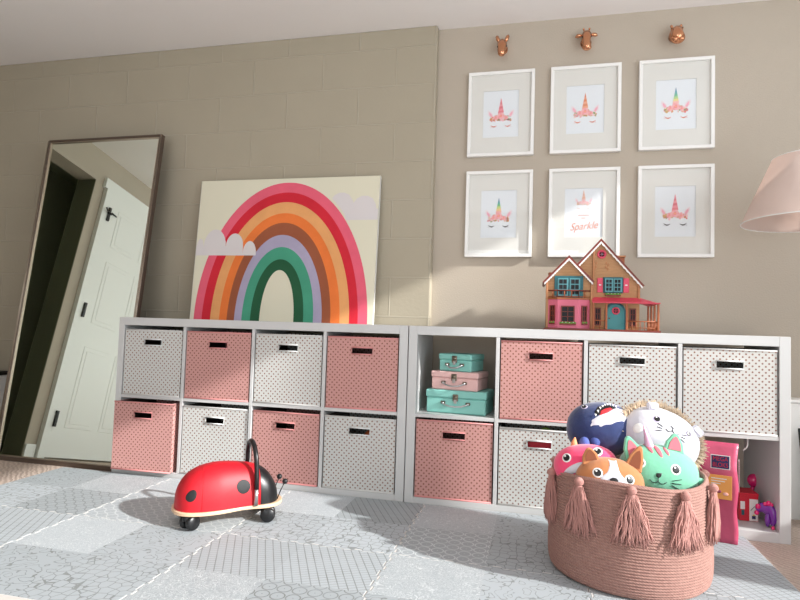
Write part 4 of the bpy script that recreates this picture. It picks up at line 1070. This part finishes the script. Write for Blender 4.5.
# ---------------------------------------------------------------- things in the bottom right cube
def bag():
    r = empty('block_bag', (2.604, -.085, TH + .001), radians(-16)); tag(r, 'tall pink plastic bag of toy blocks in front of the open bottom right cube', 'toy bag')
    W_, D_, H_ = .120, .075, .352; nx, nz = 10, 20
    def pt(u, v, side):
        x = W_ * u; z = H_ * v; t = 1 - .95 * max(0, (v - .72) / .28) ** 1.4
        bul = 1 + .06 * sin(pi * v) + .04 * sin(9 * v + 3 * u)
        y = D_ / 2 - side * D_ / 2 * t * bul
        return (x + .003 * sin(14 * v), y, z)
    vs = []; fs = []
    ring = [(u / 8, 1) for u in range(9)] + [(1, .5), (1, 0), (1, -.5)] + [(1 - u / 8, -1) for u in range(9)] + [(0, -.5), (0, 0), (0, .5)]
    for k in range(nz + 1):
        for (u, s_) in ring:
            p_ = pt(u, k / nz, s_); vs.append(p_)
    n = len(ring)
    for k in range(nz):
        for j in range(n): a = k * n + j; b = k * n + (j + 1) % n; fs.append((a, b, b + n, a + n))
    fs.append(tuple(range(n))); fs.append(tuple(range(nz * n, nz * n + n)))
    MB().add(vs, fs, 'bagp', True).build('bag_body', r)
    lb = MB(); y = -.0075
    lb.rbox(.034, .096, y - .0012, y, .262, .312, 'icing', .0005); lb.rbox(.0365, .0935, y - .0018, y - .0012, .2645, .3095, 'navy', .0003)
    text_into(lb, 'MEGA', .022, .065, .298, y - .0021, 'redp', width=.048); text_into(lb, 'BLOKS', .022, .065, .2765, y - .0021, 'redp', width=.048)
    tag(lb.build('logo_label', r), 'navy label with red letters')
    lb = MB(); lb.rbox(.024, .102, y - .0012, y, .155, .240, 'orange', .0005)
    for k, (z, w_) in enumerate(((.226, .05), (.217, .044), (.208, .03))): lb.box(.036, .036 + w_, y - .0016, y - .0012, z, z + .003, 'icing')
    lb.ell((.060, y - .002, .182), (.009, .0012, .006), flat((150, 70, 90)), 10, 6); lb.ell((.082, y - .002, .175), (.009, .0012, .006), flat((240, 180, 170)), 10, 6)
    tag(lb.build('orange_label', r), 'orange label on the bag front')
    sd = MB(); sd.box(W_ + .004, W_ + .0055, .03, .075, .18, .29, 'icing'); sd.box(W_ + .0055, W_ + .006, .035, .070, .20, .27, 'navy'); sd.box(W_ + .006, W_ + .0064, .042, .062, .21, .26, 'redp'); sd.build('side_label', r)
bag()
r = empty('picture_box', (2.797, .118, .0385)); tag(r, 'small red and white cardboard toy box beside the pink bag', 'box')
MB().rbox(0, .068, 0, .09, 0, .098, 'redp', .001).build('carton', r)
mb = MB().box(.036, .0665, -.001, -.0002, .002, .096 - .01, 'icing').box(.002, .036, -.001, -.0002, .098 - .012, .0975, 'redp').box(.004, .020, -.0012, -.0002, .045, .075, 'icing').box(.045, .058, -.0016, -.001, .01, .022, 'navy').box(.048, .055, -.0016, -.001, .022, .027, 'yellow').box(.008, .018, -.0016, -.0008, .022, .042, 'teal')
mb.tube([(.040, -.0016, .042), (.056, -.0016, .060)], .0009, 'black', 5); tag(mb.build('printed_front', r), 'white and red printed front')
MB().rbox(-.001, .069, -.001, .091, .0982, .108, 'redp', .001).build('lid', r)
# purple toy
r = empty('plastic_toy', (2.840, .048, .0390)); r.scale = (.72, .8, 1.0); 
def blobs():
    o = MB(); 
    o.tube([(.0, .02, .060), (.022, .02, .072), (.044, .015, .066), (.060, .005, .070), (.070, -.005, .058), (.070, -.012, .034), (.062, -.015, .014)], [.010, .018, .020, .022, .020, .016, .009], 'purple', 14)
    o.ell((.046, .0, .030), (.014, .012, .026), 'purple', 14, 10); o.build('figure', r)
    for (x, y, z, q) in ((.050, .0, .092, .010), (.062, -.004, .088, .008), (.036, .006, .088, .008), (.004, .01, .076, .010), (.064, -.020, .006, .007), (.0, .016, .05, .009)): MB().ell((x, y, z), (q * 1.3, q, q), 'magenta', 12, 8).build('magenta_tuft', r)
blobs(); tag(r, 'shiny purple and magenta plastic toy against the right side of the bottom cube', 'toy')
o = MB().ell((0, 0, 0), (.023, .023, .027), 'magenta', 20, 14).tube([(0, 0, -.02), (-.01, .01, -.06), (-.02, .01, -.1285)], [.008, .007, .010], 'magenta', 10).build('toy_maraca'); o.location = (2.892, .255, .168)
tag(o, 'dark pink round-headed rattle standing at the back of the bottom right cube', 'toy')
o = MB().tube([(0, 0, 0), (0, 0, -.028), (-.002, 0, -.038), (-.016, 0, -.052)], .0028, 'white', 8).rbox(-.006, .006, -.006, .006, -.002, 0, 'white', .0005).build('wire_hook'); o.location = (2.805, .05, .3745)
tag(o, 'small white bent hook hanging under the cube shelf above the toys', 'hook')

# ---------------------------------------------------------------- right edge: heater cover and dark board
r = empty('radiator_cover', (3.06, .16, 0)); tag(r, 'low white cabinet cover against the wall, right of the shelf', 'cabinet')
MB().rbox(0, .8, .18, .28, 0, .488, 'white', .003).build('body', r); MB().rbox(-.008, .81, .17, .288, .4885, .502, 'white', .003).build('top', r)
o = MB().rbox(0, .5, 0, .012, 0, .40, 'blackg', .002).build('dark_board'); o.location = (3.075, .20, .001); o.rotation_euler = (radians(-14), 0, 0)
tag(o, 'black-green board leaning against the white cover at the right edge', 'board')

# ---------------------------------------------------------------- floor lamp
def lamp():
    r = empty('floor_lamp', (3.24, -.06, 0)); tag(r, 'floor lamp with blush cone shade, at the upper right edge of the photo', 'lamp')
    cx, cy, zb = -.235, .06, 1.200; hh = .245; rb_, rt = .232, .128
    MB().lathe([(rb_, 0), (rt, hh), (rt - .002, hh), (rb_ - .002, 0), (rb_, 0)], 'shade', 64, T(cx, cy, zb)).build('lamp_shade', r)
    MB().tube([(cx + rb_ * cos(a * pi / 24), cy + rb_ * sin(a * pi / 24), zb) for a in range(48)], .0022, 'white', 6, closed=True).build('shade_ring', r)
    MB().tube([(cx + rt * cos(a * pi / 24), cy + rt * sin(a * pi / 24), zb + hh) for a in range(48)], .0018, 'white', 6, closed=True).build('shade_ring', r)
    MB().lathe([(0, 0), (.13, 0), (.135, .008), (.13, .022), (.02, .028), (0, .028)], 'white', 40).build('base', r)
    MB().tube([(0, 0, .028), (0, 0, 1.50), (-.02, .01, 1.56), (-.09, .03, 1.60), (cx + .06, cy - .01, 1.59), (cx + .01, cy, 1.54), (cx, cy, 1.46), (cx, cy, 1.38)], .010, 'white', 12).build('pole', r)
    b = MB().lathe([(0, .03), (.018, .03), (.018, -.02), (.012, -.022)], 'white', 20, T(cx, cy, 1.36)).build('socket', r)
    MB().ell((cx, cy, 1.31), (.03, .03, .035), 'icing', 18, 12).build('bulb', r)
    m = MB()
    for k in range(3): a = k * 2 * pi / 3; m.tube([(cx, cy, zb + hh - .01), (cx + rt * cos(a), cy + rt * sin(a), zb + hh - .005)], .0015, 'white', 6)
    m.build('spider', r)
lamp()
